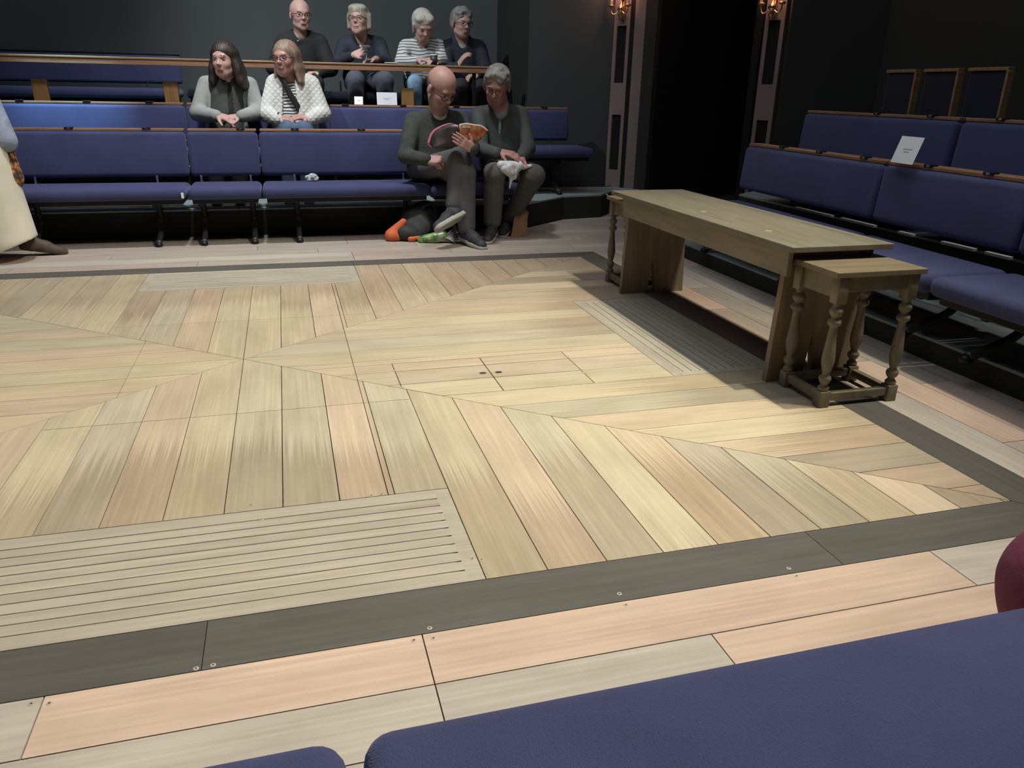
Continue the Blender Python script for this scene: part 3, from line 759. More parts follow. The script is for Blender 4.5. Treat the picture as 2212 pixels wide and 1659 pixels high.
# ================================================================== WALL SCONCES
def m_bulb():
    m, nt, b = newmat('warm_bulb'); b.inputs['Base Color'].default_value = (1, 0.6, 0.35, 1)
    b.inputs['Emission Color'].default_value = (1.0, 0.50, 0.28, 1); b.inputs['Emission Strength'].default_value = 14.0
m_bulb()
def sconce(x, y, z, ang, label):
    t = thing('wall_sconce', label, 'wall lamp', (x, y, z), ang, 'brass candle sconces on the doorway pilasters')
    bm = bmesh.new(); add_lathe(bm, [(0.0, -0.075), (0.010, -0.070), (0.012, -0.058), (0.022, -0.045), (0.030, -0.028), (0.022, -0.014), (0.026, 0.0), (0.034, 0.02), (0.026, 0.04), (0.012, 0.052), (0.008, 0.075), (0.0, 0.09)], (0, -0.035, 0), 18)
    bm_obj('boss', bm, 'brass', t, True)
    box('back_plate', (-0.022, -0.012, -0.06), (0.022, 0.0, 0.16), 'brass', t, 0.006)
    for s in (-1, 1):
        a = tube('arm', smoothpath([(s*0.02, -0.045, 0.0), (s*0.05, -0.055, -0.022), (s*0.072, -0.06, -0.020), (s*0.086, -0.06, 0.01), (s*0.086, -0.06, 0.04)], 6), 0.006, 'brass', t, 10)
        bm = bmesh.new(); add_lathe(bm, [(0.004, 0.030), (0.020, 0.036), (0.030, 0.048), (0.028, 0.052), (0.012, 0.050)], (s*0.086, -0.06, 0), 18); bm_obj('drip_pan', bm, 'brass', a, True)
        bm = bmesh.new(); add_lathe(bm, [(0.0115, 0.05), (0.0115, 0.150)], (s*0.086, -0.06, 0), 14); c = bm_obj('candle_tube', bm, 'candle_cream', t, True)
        bm = bmesh.new(); add_lathe(bm, [(0.006, 0.150), (0.013, 0.170), (0.014, 0.185), (0.008, 0.21), (0.001, 0.23)], (s*0.086, -0.06, 0), 14); bm_obj('bulb', bm, 'warm_bulb', c, True)
    l = bpy.data.lights.new('sconce_light', 'POINT'); l.energy = 3.0; l.color = (1.0, 0.45, 0.30); l.shadow_soft_size = 0.03
    o = bpy.data.objects.new('sconce_light', l); COL.objects.link(o); o.parent = t; o.location = (0, -0.10, 0.24)
AD = math.atan2(-0.81, 0.585)     # doorway plane direction
sconce(3.262, 3.945, 1.735, AD, 'brass double candle lamp on the left pilaster of the doorway')
sconce(4.078, 2.815, 1.690, AD, 'brass double candle lamp on the right pilaster of the doorway')

# ================================================================== CARDS AND SMALL THINGS
def card(name, p0, p1, z0, z1, lean, label, cat, mat='white_card', foldback=0.05):
    """folded card standing on a rail: front leaf p0-p1 at the bottom"""
    p0 = Vector((*p0, z0)); p1 = Vector((*p1, z0)); d = (p1-p0).normalized(); n = Vector((d.y, -d.x, 0))
    up = Vector((0, 0, z1-z0)) - n*lean
    bm = bmesh.new()
    th = -n*0.0012
    vs = [bm.verts.new(v) for v in (p0, p1, p1+up, p0+up, p0+th, p1+th, p1+up+th, p0+up+th)]
    for f in ((0, 1, 2, 3), (7, 6, 5, 4), (0, 4, 5, 1), (1, 5, 6, 2), (2, 6, 7, 3), (3, 7, 4, 0)): bm.faces.new([vs[i] for i in f])
    o = bm_obj(name, bm, mat); tag(o, label, cat)
    k = (p1-p0).length
    for (u0, u1, v) in ((0.30, 0.72, 0.52), (0.38, 0.62, 0.42)):
        a = p0+d*k*u0+up*v+n*0.0008; b = p0+d*k*u1+up*v+n*0.0008; w = up.normalized()*0.004
        bm = bmesh.new(); q = [bm.verts.new(x) for x in (a, b, b+w, a+w)]+[bm.verts.new(x-n*0.0006) for x in (a, b, b+w, a+w)]
        for f in ((0, 1, 2, 3), (7, 6, 5, 4), (0, 4, 5, 1), (1, 5, 6, 2), (2, 6, 7, 3), (3, 7, 4, 0)): bm.faces.new([q[i] for i in f])
        bm_obj('faint_print', bm, 'print_grey', o)
    return o
card('paper_notice', (1.02, 3.815), (1.19, 3.815), 0.9225, 1.022, 0.01, 'white card standing on the second row rail behind the bald man', 'card')
card('paper_notice', (3.070, 0.062), (3.050, -0.105), 0.764, 0.885, 0.038, 'white card leaning upright on the front rail of the right block', 'card')
simple('green_print', (0.12, 0.18, 0.13), rough=0.6, var=0.6, scale=30)
pg = card('programme', (0.835, 3.86), (0.905, 3.85), 0.9225, 0.985, 0.03, 'small white and green leaflet behind the second row rail under the woman with the glass', 'leaflet')
# little things on the front row seats
def crumple(name, c, r, mat, label, cat, seed=0, flat=0.6, sub=3):
    rnd = random.Random(seed)
    bm = bmesh.new(); bmesh.ops.create_icosphere(bm, subdivisions=sub, radius=1.0)
    ph = [Vector((rnd.uniform(-4, 4), rnd.uniform(-4, 4), rnd.uniform(-4, 4))) for _ in range(6)]
    for v in bm.verts:
        n = v.co.normalized(); k = 1+sum(abs(math.sin(n.dot(p)+i))*0.13 for i, p in enumerate(ph))-0.35
        v.co = Vector((n.x*r[0]*k, n.y*r[1]*k, n.z*r[2]*k))
        if v.co.z < -r[2]*flat: v.co.z = -r[2]*flat
        v.co += Vector(c)+Vector((0, 0, r[2]*flat))
    o = bm_obj(name, bm, mat); tag(o, label, cat); return o
simple('clear_plastic', (0.42, 0.45, 0.45), rough=0.25, var=0.5, scale=60)
simple('white_plastic', (0.72, 0.74, 0.74), rough=0.4, var=0.15, scale=20)
crumple('plastic_wrapper', (0.415, 2.90, 0.402), (0.04, 0.03, 0.03), 'clear_plastic', 'small crumpled clear wrapper on the front row seat left of the bald man', 'wrapper', 3)
o = box('paper_tag', (-0.462, 2.538, 0.335), (-0.446, 2.542, 0.372), 'white_card', None, 0.0005); tag(o, 'tiny white tag hanging at a seat seam in the front row', 'tag')
bm = bmesh.new(); add_box(bm, (2.995, 3.485, 0.185), (3.030, 3.4875, 0.193)); add_box(bm, (3.022, 3.485, 0.160), (3.030, 3.4875, 0.186))
o = bm_obj('tape_mark', bm, 'white_card'); tag(o, 'small white L-shaped tape mark on the riser beside the doorway', 'tape')

# ================================================================== PEOPLE
V3 = lambda *a: np.array(a, float)
def nrm(v): v = np.array(v, float); return v/(np.linalg.norm(v)+1e-12)
simple('skin_pink', (0.47, 0.27, 0.22), rough=0.5, var=0.07, scale=14, spec=0.35)
simple('skin_pale', (0.52, 0.32, 0.27), rough=0.5, var=0.06, scale=14, spec=0.35)
simple('skin_red', (0.44, 0.23, 0.19), rough=0.45, var=0.1, scale=16, spec=0.4)
simple('eye_dark', (0.03, 0.02, 0.02), rough=0.2)
simple('eye_white', (0.30, 0.26, 0.25), rough=0.3, var=0.02)
simple('lip', (0.34, 0.12, 0.11), rough=0.5)
simple('glasses_black', (0.015, 0.012, 0.012), rough=0.3)
simple('glasses_red', (0.09, 0.012, 0.015), rough=0.3)
def hairmat(name, a, c):
    m, nt, b = newmat(name); v = coords(nt, (60, 60, 9))
    n = N(nt, 'ShaderNodeTexNoise', Scale=1.6, Detail=5.0); L(nt, v, n.inputs['Vector'])
    r = ramp(nt, n.outputs['Fac'], [(0.32, a), (0.68, c)]); L(nt, r.outputs[0], b.inputs['Base Color']); b.inputs['Roughness'].default_value = 0.5
    bp = N(nt, 'ShaderNodeBump', Strength=0.8, Distance=0.006); L(nt, n.outputs['Fac'], bp.inputs['Height']); L(nt, bp.outputs[0], b.inputs['Normal'])
hairmat('hair_dark', (0.012, 0.008, 0.007), (0.042, 0.029, 0.023))
hairmat('hair_lightbrown', (0.15, 0.10, 0.07), (0.30, 0.21, 0.15))
hairmat('hair_grey', (0.13, 0.125, 0.115), (0.36, 0.34, 0.31))
hairmat('hair_silver', (0.36, 0.34, 0.29), (0.66, 0.63, 0.55))
hairmat('hair_blondegrey', (0.22, 0.20, 0.15), (0.46, 0.42, 0.33))
hairmat('stubble', (0.20, 0.12, 0.10), (0.28, 0.16, 0.13))
simple('knit_green_grey', (0.050, 0.058, 0.050), rough=0.95, var=0.25, scale=12, bump=0.5, bscale=90)
simple('jacket_green_grey', (0.062, 0.070, 0.066), rough=0.8, var=0.2, scale=8, bump=0.3, bscale=25)
simple('trousers_grey', (0.105, 0.105, 0.110), rough=0.85, var=0.15, scale=7, bump=0.4, bscale=18)
simple('trousers_taupe', (0.105, 0.098, 0.090), rough=0.85, var=0.15, scale=7, bump=0.4, bscale=18)
simple('trousers_black', (0.02, 0.02, 0.022), rough=0.8, var=0.2)
simple('jeans_blue', (0.07, 0.11, 0.17), rough=0.85, var=0.3, scale=9)
simple('jeans_lit', (0.20, 0.34, 0.48), rough=0.85, var=0.3, scale=9)
simple('jeans_slate', (0.075, 0.08, 0.105), rough=0.85, var=0.25, scale=9)
simple('hoodie_grey', (0.30, 0.32, 0.30), rough=0.9, var=0.12, scale=8, bump=0.4, bscale=22)
simple('vest_charcoal', (0.060, 0.064, 0.058), rough=0.9, var=0.2, scale=9, bump=0.3)
simple('coat_black', (0.018, 0.019, 0.019), rough=0.85, var=0.3, scale=8, bump=0.3)
simple('coat_navy', (0.022, 0.026, 0.040), rough=0.8, var=0.3, scale=8, bump=0.3)
simple('shirt_white', (0.62, 0.62, 0.58), rough=0.85, var=0.06)
simple('shirt_lightgrey', (0.34, 0.36, 0.36), rough=0.85, var=0.1)
simple('shoe_dark', (0.035, 0.036, 0.04), rough=0.7, var=0.3, scale=20)
simple('shoe_brown', (0.07, 0.05, 0.035), rough=0.7, var=0.3, scale=20)
simple('sole_grey', (0.42, 0.41, 0.35), rough=0.7, var=0.1)
simple('strap_black', (0.015, 0.015, 0.016), rough=0.6)
simple('cream_cloth', (0.66, 0.62, 0.50), rough=0.9, var=0.08, scale=6, bump=0.3, bscale=10)
simple('sleeve_bluegrey', (0.28, 0.32, 0.40), rough=0.9, var=0.2, scale=16, bump=0.4)
simple('purple_cloth', (0.17, 0.035, 0.075), rough=0.85, var=0.2, scale=10, bump=0.3)
stripes('stripe_bold', (0.62, 0.62, 0.58), (0.03, 0.03, 0.04), 'Z', 42.0, 0.55)
stripes('stripe_fine', (0.60, 0.61, 0.58), (0.07, 0.075, 0.09), 'Z', 36.0, 0.70)
def quilt():
    m, nt, b = newmat('quilted_white'); v = coords(nt)
    sep = nt.nodes.new('ShaderNodeSeparateXYZ'); L(nt, v, sep.inputs[0])
    hs = []
    for sg in (1, -1):
        a = N(nt, 'ShaderNodeMath', operation='MULTIPLY'); a.inputs[1].default_value = sg*1.0; L(nt, sep.outputs['X'], a.inputs[0])
        c = N(nt, 'ShaderNodeMath', operation='ADD'); L(nt, a.outputs[0], c.inputs[0]); L(nt, sep.outputs['Z'], c.inputs[1])
        d = N(nt, 'ShaderNodeMath', operation='MULTIPLY'); d.inputs[1].default_value = 70.0; L(nt, c.outputs[0], d.inputs[0])
        e = N(nt, 'ShaderNodeMath', operation='SINE'); L(nt, d.outputs[0], e.inputs[0])
        g = N(nt, 'ShaderNodeMath', operation='ABSOLUTE'); L(nt, e.outputs[0], g.inputs[0]); hs.append(g)
    mn = N(nt, 'ShaderNodeMath', operation='MINIMUM'); L(nt, hs[0].outputs[0], mn.inputs[0]); L(nt, hs[1].outputs[0], mn.inputs[1])
    r = ramp(nt, mn.outputs[0], [(0.0, (0.46, 0.46, 0.42)), (0.30, (0.56, 0.56, 0.52)), (1.0, (0.60, 0.60, 0.56))])
    L(nt, r.outputs[0], b.inputs['Base Color']); b.inputs['Roughness'].default_value = 0.85
    bp = N(nt, 'ShaderNodeBump', Strength=0.45, Distance=0.006); L(nt, mn.outputs[0], bp.inputs['Height']); L(nt, bp.outputs[0], b.inputs['Normal'])
quilt()

class Head:
    def __init__(s, c, hh, yaw, pitch, roll=0.0):
        y, p = math.radians(yaw), math.radians(pitch)
        s.f = V3(math.sin(y)*math.cos(p), -math.cos(y)*math.cos(p), -math.sin(p)); s.r = V3(math.cos(y), math.sin(y), 0)
        s.u = np.cross(s.f, s.r)
        ro = math.radians(roll); r, u = s.r, s.u
        s.r = r*math.cos(ro)+u*math.sin(ro); s.u = u*math.cos(ro)-r*math.sin(ro)
        s.c = np.array(c, float); s.h = hh; s.R = np.array([s.r, s.f, s.u]).T
    def p(s, a, b, c): return s.c+s.h*(a*s.r+b*s.f+c*s.u)
    def skull(s, F, grow=0.0):
        h = s.h
        F.ell(s.p(0, -0.05, 0.15), (h*(0.315+grow), h*(0.385+grow), h*(0.335+grow)), s.R, k=0.01)
    def face(s, F):
        h = s.h; s.skull(F)
        F.ell(s.p(0, 0.10, -0.13), (h*0.232, h*0.27, h*0.345), s.R, k=0.035)
        F.ell(s.p(0, 0.22, -0.40), (h*0.10, h*0.09, h*0.08), s.R, k=0.025)
        for q in (-1, 1):
            F.ell(s.p(q*0.135, 0.215, -0.10), (h*0.085, h*0.10, h*0.09), s.R, k=0.025)
            F.ell(s.p(q*0.315, -0.03, -0.03), (h*0.035, h*0.075, h*0.12), s.R, k=0.006)
            F.cap(s.p(q*0.12, 0.24, -0.33), s.p(q*0.205, 0.02, -0.26), h*0.045, h*0.05, k=0.03)
            F.ell(s.p(q*0.125, 0.375, 0.035), (h*0.075, h*0.05, h*0.045), s.R, k=0.012, op='sub')
        F.cap(s.p(-0.13, 0.315, 0.105), s.p(0.13, 0.315, 0.105), h*0.030, k=0.02)
        F.cap(s.p(0, 0.34, 0.04), s.p(0, 0.42, -0.085), h*0.022, h*0.036, k=0.010)
        for q in (-1, 1): F.ell(s.p(q*0.038, 0.385, -0.10), (h*0.028, h*0.032, h*0.024), s.R, k=0.008)
        F.cap(s.p(-0.06, 0.345, -0.215), s.p(0.06, 0.345, -0.215), h*0.026, k=0.006)
        F.cap(s.p(-0.05, 0.335, -0.262), s.p(0.05, 0.335, -0.262), h*0.028, k=0.006)
    def ellobj(s, name, pts, mat, parent, k=0.0, hres=None):
        """small feature: list of (a,b,c, ra,rb,rc) in head units"""
        P = np.array([s.p(*q[:3]) for q in pts]); m = max(max(q[3:]) for q in pts)*s.h+0.01
        F = Field(P.min(0)-m, P.max(0)+m, hres or 0.0022)
        for q in pts: F.ell(s.p(*q[:3]), [s.h*x for x in q[3:]], s.R, k=k)
        return fobj(name, F, mat, parent)
    def features(s, root, brow='hair_dark', glasses=None, closed=False):
        for q in (-1, 1):
            e = s.ellobj('eye', [(q*0.125, 0.318, 0.030, 0.050, 0.028, 0.019)], 'eye_white', root)
            s.ellobj('iris', [(q*0.125, 0.338, 0.028, 0.024, 0.013, 0.018)], 'eye_dark', e)
            s.ellobj('eyebrow', [(q*0.085, 0.345, 0.128, 0.045, 0.016, 0.011), (q*0.15, 0.328, 0.122, 0.05, 0.018, 0.010)], brow, root, k=0.004)
        s.ellobj('lips', [(-0.035, 0.362, -0.238, 0.05, 0.018, 0.018), (0.035, 0.362, -0.238, 0.05, 0.018, 0.018)], 'lip', root, k=0.004)
        if glasses:
            bm = bmesh.new()
            for q in (-1, 1):
                ring = []
                for i in range(19):
                    a = 2*math.pi*i/18; rr = 1.0
                    ring.append(s.p(q*0.135+0.105*math.cos(a), 0.405-0.02*abs(math.cos(a)), 0.022+0.072*math.sin(a)))
                add_tube(bm, ring, 0.0024, 6)
                add_tube(bm, [s.p(q*0.24, 0.385, 0.04), s.p(q*0.32, 0.20, 0.035), s.p(q*0.33, -0.02, 0.02)], 0.0028, 6)
            add_tube(bm, [s.p(-0.035, 0.415, 0.035), s.p(0, 0.43, 0.045), s.p(0.035, 0.415, 0.035)], 0.003, 6)
            bm_obj('glasses', bm, glasses, root, True).matrix_parent_inverse = Matrix.Translation(root.location).inverted()
    def hair(s, style, mat, root):
        h = s.h; m = 0.06
        lo = s.c-h*0.9; hi = s.c+h*0.8
        if style in ('long', 'long_wavy'): lo = lo-V3(0.05, 0.05, 0.24)
        F = Field(lo, hi, 0.0055)
        def face_cut(a=(0, 0.52, -0.16), r=(0.27, 0.42, 0.40), k=0.012): F.ell(s.p(*a), [h*x for x in r], s.R, k=k, op='sub')
        if style == 'short':
            F.ell(s.p(0, -0.07, 0.17), (h*0.335, h*0.400, h*0.350), s.R, k=0.0)
            rq = random.Random(3)
            for q in range(26):
                an = rq.uniform(-1.3, 1.3); el = rq.uniform(0.15, 1.25)
                F.ell(s.p(0.29*math.sin(an)*math.cos(el)*1.1, -0.07+0.36*math.cos(an)*math.cos(el), 0.17+0.33*math.sin(el)), (h*0.075, h*0.075, h*0.045), s.R, k=0.012)
            F.ell(s.p(0, -0.22, -0.02), (h*0.30, h*0.24, h*0.30), s.R, k=0.03)
            for q in (-1, 1): F.cap(s.p(q*0.30, 0.02, 0.16), s.p(q*0.315, 0.03, 0.0), h*0.04, k=0.02)
            for q in range(7): F.ell(s.p(-0.2+0.066*q, 0.20, 0.42-0.03*abs(q-3)), (h*0.07, h*0.10, h*0.06), s.R, k=0.015)
            face_cut((0, 0.55, -0.10), (0.29, 0.42, 0.42))
        elif style == 'stubble':
            F.ell(s.p(0, -0.065, 0.14), (h*0.322, h*0.392, h*0.332), s.R, k=0.0)
            F.half(s.p(0, 0.0, 0.16), s.u+0.25*s.f, 0.02); face_cut((0, 0.62, -0.1), (0.42, 0.52, 0.5))
        elif style == 'bob':
            F.ell(s.p(0, -0.07, 0.17), (h*0.37, h*0.42, h*0.37), s.R, k=0.0)
            for q in (-1, 1):
                F.cap(s.p(q*0.33, -0.02, 0.15), s.p(q*0.34, -0.03, -0.20), h*0.10, h*0.09, k=0.03)
            F.ell(s.p(0, -0.24, -0.08), (h*0.32, h*0.24, h*0.34), s.R, k=0.03)
            for q in range(6): F.ell(s.p(-0.22+0.088*q, 0.17, 0.36), (h*0.08, h*0.10, h*0.06), s.R, k=0.04)
            face_cut((0, 0.56, -0.12), (0.26, 0.42, 0.40))
        elif style == 'tied':
            F.ell(s.p(0, -0.08, 0.18), (h*0.36, h*0.42, h*0.37), s.R, k=0.0)
            F.ell(s.p(0, -0.42, 0.12), (h*0.16, h*0.15, h*0.17), s.R, k=0.02)
            F.ell(s.p(0, -0.22, -0.06), (h*0.29, h*0.22, h*0.28), s.R, k=0.03)
            for q in (-1, 1):
                F.ell(s.p(q*0.17, 0.16, 0.34), (h*0.15, h*0.15, h*0.12), s.R, k=0.02)
                F.cap(s.p(q*0.33, 0.05, 0.10), s.p(q*0.33, 0.04, -0.16), h*0.05, h*0.03, k=0.02)
            face_cut((0, 0.58, -0.12), (0.26, 0.42, 0.40))
        else:
            F.ell(s.p(0, -0.07, 0.165), (h*0.342, h*0.405, h*0.352), s.R, k=0.0)
            F.ell(s.p(0, -0.20, -0.15), (h*0.28, h*0.24, h*0.42), s.R, k=0.03)
            dn = V3(0, 0, -1)
            rn = random.Random(5)
            for q in (-1, 1):
                for t in range(5):
                    a = s.p(q*(0.27-0.02*t), 0.04-0.10*t, 0.16); b = s.p(q*(0.285-0.01*t), 0.0-0.10*t, -0.25)
                    c = b+dn*(0.095+0.01*t)+V3(q*0.025, -0.015, 0)
                    F.cap(a, b, h*0.075, h*0.075, k=0.03); F.cap(b, c, h*0.075, h*0.055, k=0.03)
                    if style == 'long_wavy':
                        for w in range(4):
                            z = a+(c-a)*(0.35+0.2*w); F.ell(z+V3(q*0.012*((w+t) % 2), -0.008*((w+t) % 2), 0), (h*0.085, h*0.085, h*0.11), k=0.035)
            face_cut((0, 0.56, -0.18), (0.245, 0.46, 0.45))
        return fobj('hair', F, mat, root)

def hand(F, w, d, n, side, sc=1.0, curl=(0.5, 0.7, 0.5), spread=0.0, thumb=0.6):
    """w wrist, d finger direction, n palm normal, side=+1/-1 where the thumb sits along s = d x n"""
    w = np.array(w, float); d = nrm(d); n = nrm(np.array(n, float)-d*np.dot(n, d)); s = np.cross(d, n)
    for o in (-0.024, -0.008, 0.008, 0.024):
        F.cap(w+d*0.012*sc+s*o*0.75*sc, w+d*0.082*sc+s*o*sc, 0.0155*sc, 0.0125*sc, k=0.008)
    ln = [0.92, 1.06, 1.0, 0.80]
    for i in range(4):
        o = (i-1.5)*0.0195*sc*side*-1
        b = w+d*0.083*sc+s*o; dd = nrm(d+s*o/sc*spread*6); ang = 0
        for j, (l, r0, r1) in enumerate(((0.040, 0.0095, 0.0088), (0.026, 0.0088, 0.0078), (0.020, 0.0078, 0.0068))):
            ang += curl[j]*(1+0.10*(i-1.5))
            v = dd*math.cos(ang)+n*math.sin(ang); e = b+v*l*sc*ln[i]
            F.cap(b, e, r0*sc, r1*sc, k=0.0035); b = e
    b = w+d*0.022*sc+s*side*0.022*sc; v = nrm(d*0.55+s*side*0.65+n*thumb*0.6)
    e = b+v*0.042*sc; F.cap(b, e, 0.0135*sc, 0.011*sc, k=0.008)
    v2 = nrm(v+d*0.5+n*thumb*0.5); F.cap(e, e+v2*0.032*sc, 0.0105*sc, 0.008*sc, k=0.004)

def ext(J, m=0.24):
    P = np.array([v for k, v in J.items()]); return P.min(0)-m, P.max(0)+m
def arms(F, J, r, k=0.03, cut=1.0, sides='RL'):
    for q in sides:
        sh, el, wr = (np.array(J[a+q], float) for a in ('sh', 'el', 'wr'))
        F.cap(sh, el, r[0], r[1], k=k); F.cap(el, el+(wr-el)*cut, r[1]*0.98, r[2], k=k*0.6)
def torso(F, J, g=0.0, w=1.0, d=1.0):
    ch = np.array(J['chest'], float); pe = np.array(J['pel'], float); R = np.array(J['shR'], float); Lf = np.array(J['shL'], float); nk = np.array(J['neck'], float)
    F.cap(R+(Lf-R)*0.10, Lf+(R-Lf)*0.10, 0.062+g, k=0.03)
    F.cap(R+(Lf-R)*0.22+V3(0, 0, 0.02), nk-V3(0, 0, 0.03), 0.05+g, 0.048+g, k=0.04); F.cap(Lf+(R-Lf)*0.22+V3(0, 0, 0.02), nk-V3(0, 0, 0.03), 0.05+g, 0.048+g, k=0.04)
    F.ell(ch, (0.165*w+g, 0.115*d+g, 0.15+g), k=0.05)
    mid = (ch+pe)/2; F.ell(mid+V3(0, -0.01, 0), (0.16*w+g, 0.12*d+g, 0.15+g), k=0.05)
    F.ell(pe+V3(0, 0, 0.03), (0.175*w+g, 0.13*d+g, 0.11+g), k=0.05)
def legs(F, J, r, k=0.03, sides='RL', hips=True, to_ankle=1.0):
    if hips: F.ell(np.array(J['pel'], float), (0.165, 0.13, 0.095), k=0.03)
    for q in sides:
        h, kn, an = (np.array(J[a+q], float) for a in ('hip', 'kn', 'an'))
        F.cap(h, kn, r[0], r[1], k=k); F.cap(kn, kn+(an-kn)*to_ankle, r[1]*0.97, r[2], k=k*0.6)
def shoe(root, an, to, up=(0, 0, 1), mat='shoe_dark', sole=True, sc=1.0):
    an = np.array(an, float); to = np.array(to, float); d = nrm(to-an-V3(0, 0, 0)); d = nrm(V3(d[0], d[1], d[2])); up = nrm(np.array(up, float)-d*np.dot(up, d))
    heel = an-up*0.045*sc-d*0.03*sc; tip = heel+d*0.255*sc; s = np.cross(d, up)
    F = Field(np.minimum(heel, tip)-0.12, np.maximum(heel, tip)+0.13, 0.006)
    F.cap(an+up*0.03*sc, heel+d*0.03*sc+up*0.03*sc, 0.038*sc, 0.040*sc, k=0.02)
    F.cap(heel+up*0.02*sc+d*0.01, heel+d*0.12*sc+up*0.022*sc, 0.036*sc, 0.038*sc, k=0.02)
    F.cap(heel+d*0.12*sc+up*0.022*sc, tip-d*0.035*sc+up*0.008*sc, 0.040*sc, 0.034*sc, k=0.02)
    F.cap(an+up*0.01*sc, heel+d*0.13*sc+up*0.04*sc, 0.034*sc, 0.028*sc, k=0.02)
    F.half(heel-up*0.004*sc, -up)
    o = fobj('shoe', F, mat, root)
    if sole:
        F = Field(np.minimum(heel, tip)-0.12, np.maximum(heel, tip)+0.13, 0.006)
        F.cap(heel, heel+d*0.12*sc, 0.040*sc, 0.036*sc, k=0.02); F.cap(heel+d*0.12*sc, tip-d*0.035*sc, 0.042*sc, 0.038*sc, k=0.02)
        F.half(heel+up*0.010*sc, up); F.half(heel-up*0.020*sc, -up)
        q = fobj('sole', F, 'sole_grey', None); q.parent = o
    return o

def person(label, J, hd, skin='skin_pale', hres=0.007, hands=(), group=None):
    """one continuous body mesh (head, neck, trunk, limbs, hands); hair and clothes are its children"""
    lo, hi = ext(J)
    H_ = Head(*hd)
    lo = np.minimum(lo, H_.c-0.25); hi = np.maximum(hi, H_.c+0.25)
    F = Field(lo, hi, hres)
    torso(F, J, -0.022); arms(F, J, (0.045, 0.037, 0.027)); legs(F, J, (0.072, 0.055, 0.040))
    H_.face(F)
    nk = np.array(J['neck'], float)
    F.cap(H_.p(0, -0.10, -0.22), nk-V3(0, 0, 0.02), H_.h*0.20, H_.h*0.22, k=0.03)
    for q in 'RL':
        an, to = np.array(J['an'+q], float), np.array(J['to'+q], float)
        F.cap(an, an+(to-an)*0.5, 0.028, 0.020, k=0.02)
    for h in hands: hand(F, *h)
    me = F.mesh('person'); o = link('person', me, skin, None, True)
    tag(o, label, 'person', group)
    return o, H_
def cloth(name, root, J, mat, fn, hres=0.009, m=0.26):
    lo, hi = ext(J, m); F = Field(lo, hi, hres); fn(F); return fobj(name, F, mat, root)

# ---- bald man reading a magazine
JB = dict(pel=(1.28,2.80,0.50),chest=(1.31,2.80,0.74),neck=(1.345,2.73,0.925),shR=(1.16,2.79,0.83),elR=(1.08,2.64,0.60),wrR=(1.20,2.43,0.585),
          shL=(1.52,2.79,0.84),elL=(1.56,2.60,0.665),wrL=(1.482,2.225,0.672),hipR=(1.20,2.80,0.48),hipL=(1.38,2.80,0.48),knR=(1.42,2.36,0.60),anR=(1.37,2.33,0.27),toR=(1.27,2.25,0.22),
          knL=(1.45,2.34,0.50),anL=(1.46,2.32,0.10),toL=(1.53,2.12,0.02))
p, h = person('bald man in glasses and dark sweater reading an open magazine with legs crossed', JB, ((1.352, 2.665, 1.058), 0.305, 26, 34, 0), 'skin_pink', 0.0058,
    hands=[((1.20,2.43,0.585), (0.85,-0.45,-0.02), (0.35,0.55,-0.6), 1, 1.12, (1.1, 1.5, 1.0), 0.0, 0.9), ((1.482,2.220,0.672), (-0.80,-0.12,0.52), (0.0,1.0,0.0), -1, 0.98, (0.05, 0.15, 0.15), 0.10, 0.1)])
h.features(p, 'stubble', 'glasses_black'); h.hair('stubble', 'stubble', p)
cloth('sweater', p, JB, 'knit_green_grey', lambda F: (torso(F, JB, 0.0), arms(F, JB, (0.066, 0.056, 0.043), cut=0.97), F.cap(V3(1.345,2.745,0.90), V3(1.345,2.76,0.915), 0.066, k=0.02), F.ell((1.345,2.70,0.975), (0.058,0.062,0.07), op='sub')), 0.0075)
cloth('shirt_collar', p, JB, 'shirt_white', lambda F: (F.cap(V3(1.345,2.735,0.895), V3(1.347,2.72,0.938), 0.068, 0.060, k=0.01), F.half(V3(1.347,2.70,0.945), V3(0.0,-0.45,0.9))), 0.005, 0.1)
cloth('trousers', p, JB, 'trousers_grey', lambda F: legs(F, JB, (0.088, 0.080, 0.064), to_ankle=0.93), 0.0075)
for q in 'RL':
    a, t = np.array(JB['an'+q]), np.array(JB['to'+q])
    kn_ = np.array(JB['kn'+q]); sk = tube('sock', [a+(kn_-a)*0.22, a-(kn_-a)*0.02], [0.045, 0.042], 'coat_black', p, 14)
shoe(p, V3(1.375,2.31,0.245), V3(1.20,2.20,0.185), up=(0.05, 0.72, 0.69), sc=1.12); shoe(p, V3(1.46,2.32,0.09), V3(1.535,2.10,0.061), sc=1.1)

# ---- grey haired man beside him
JG = dict(pel=(1.87,2.80,0.50),chest=(1.835,2.82,0.76),neck=(1.815,2.76,0.945),shR=(1.665,2.82,0.87),elR=(1.64,2.64,0.64),wrR=(1.715,2.46,0.625),
          shL=(1.99,2.82,0.88),elL=(2.01,2.66,0.65),wrL=(1.90,2.46,0.60),hipR=(1.79,2.80,0.48),hipL=(1.96,2.80,0.48),knR=(1.69,2.42,0.485),anR=(1.69,2.48,0.10),toR=(1.62,2.32,0.03),
          knL=(1.99,2.42,0.47),anL=(1.88,2.72,0.10),toL=(1.80,2.58,0.04))
p, h = person('grey-haired man in red glasses and open dark jacket with folded hands', JG, ((1.775, 2.70, 1.085), 0.29, -26, 26, -6), 'skin_red', 0.0058,
    hands=[((1.74,2.47,0.635), (0.75,-0.55,-0.12), (0.15,0.25,-1), -1, 1.15, (0.35, 0.5, 0.4), 0.05, 0.3), ((1.90,2.46,0.60), (-0.55,-0.60,-0.35), (0.1,0.3,-1), 1, 1.15, (0.55, 0.8, 0.5), 0.0, 0.5)])
h.features(p, 'hair_grey', 'glasses_red'); h.hair('short', 'hair_grey', p)
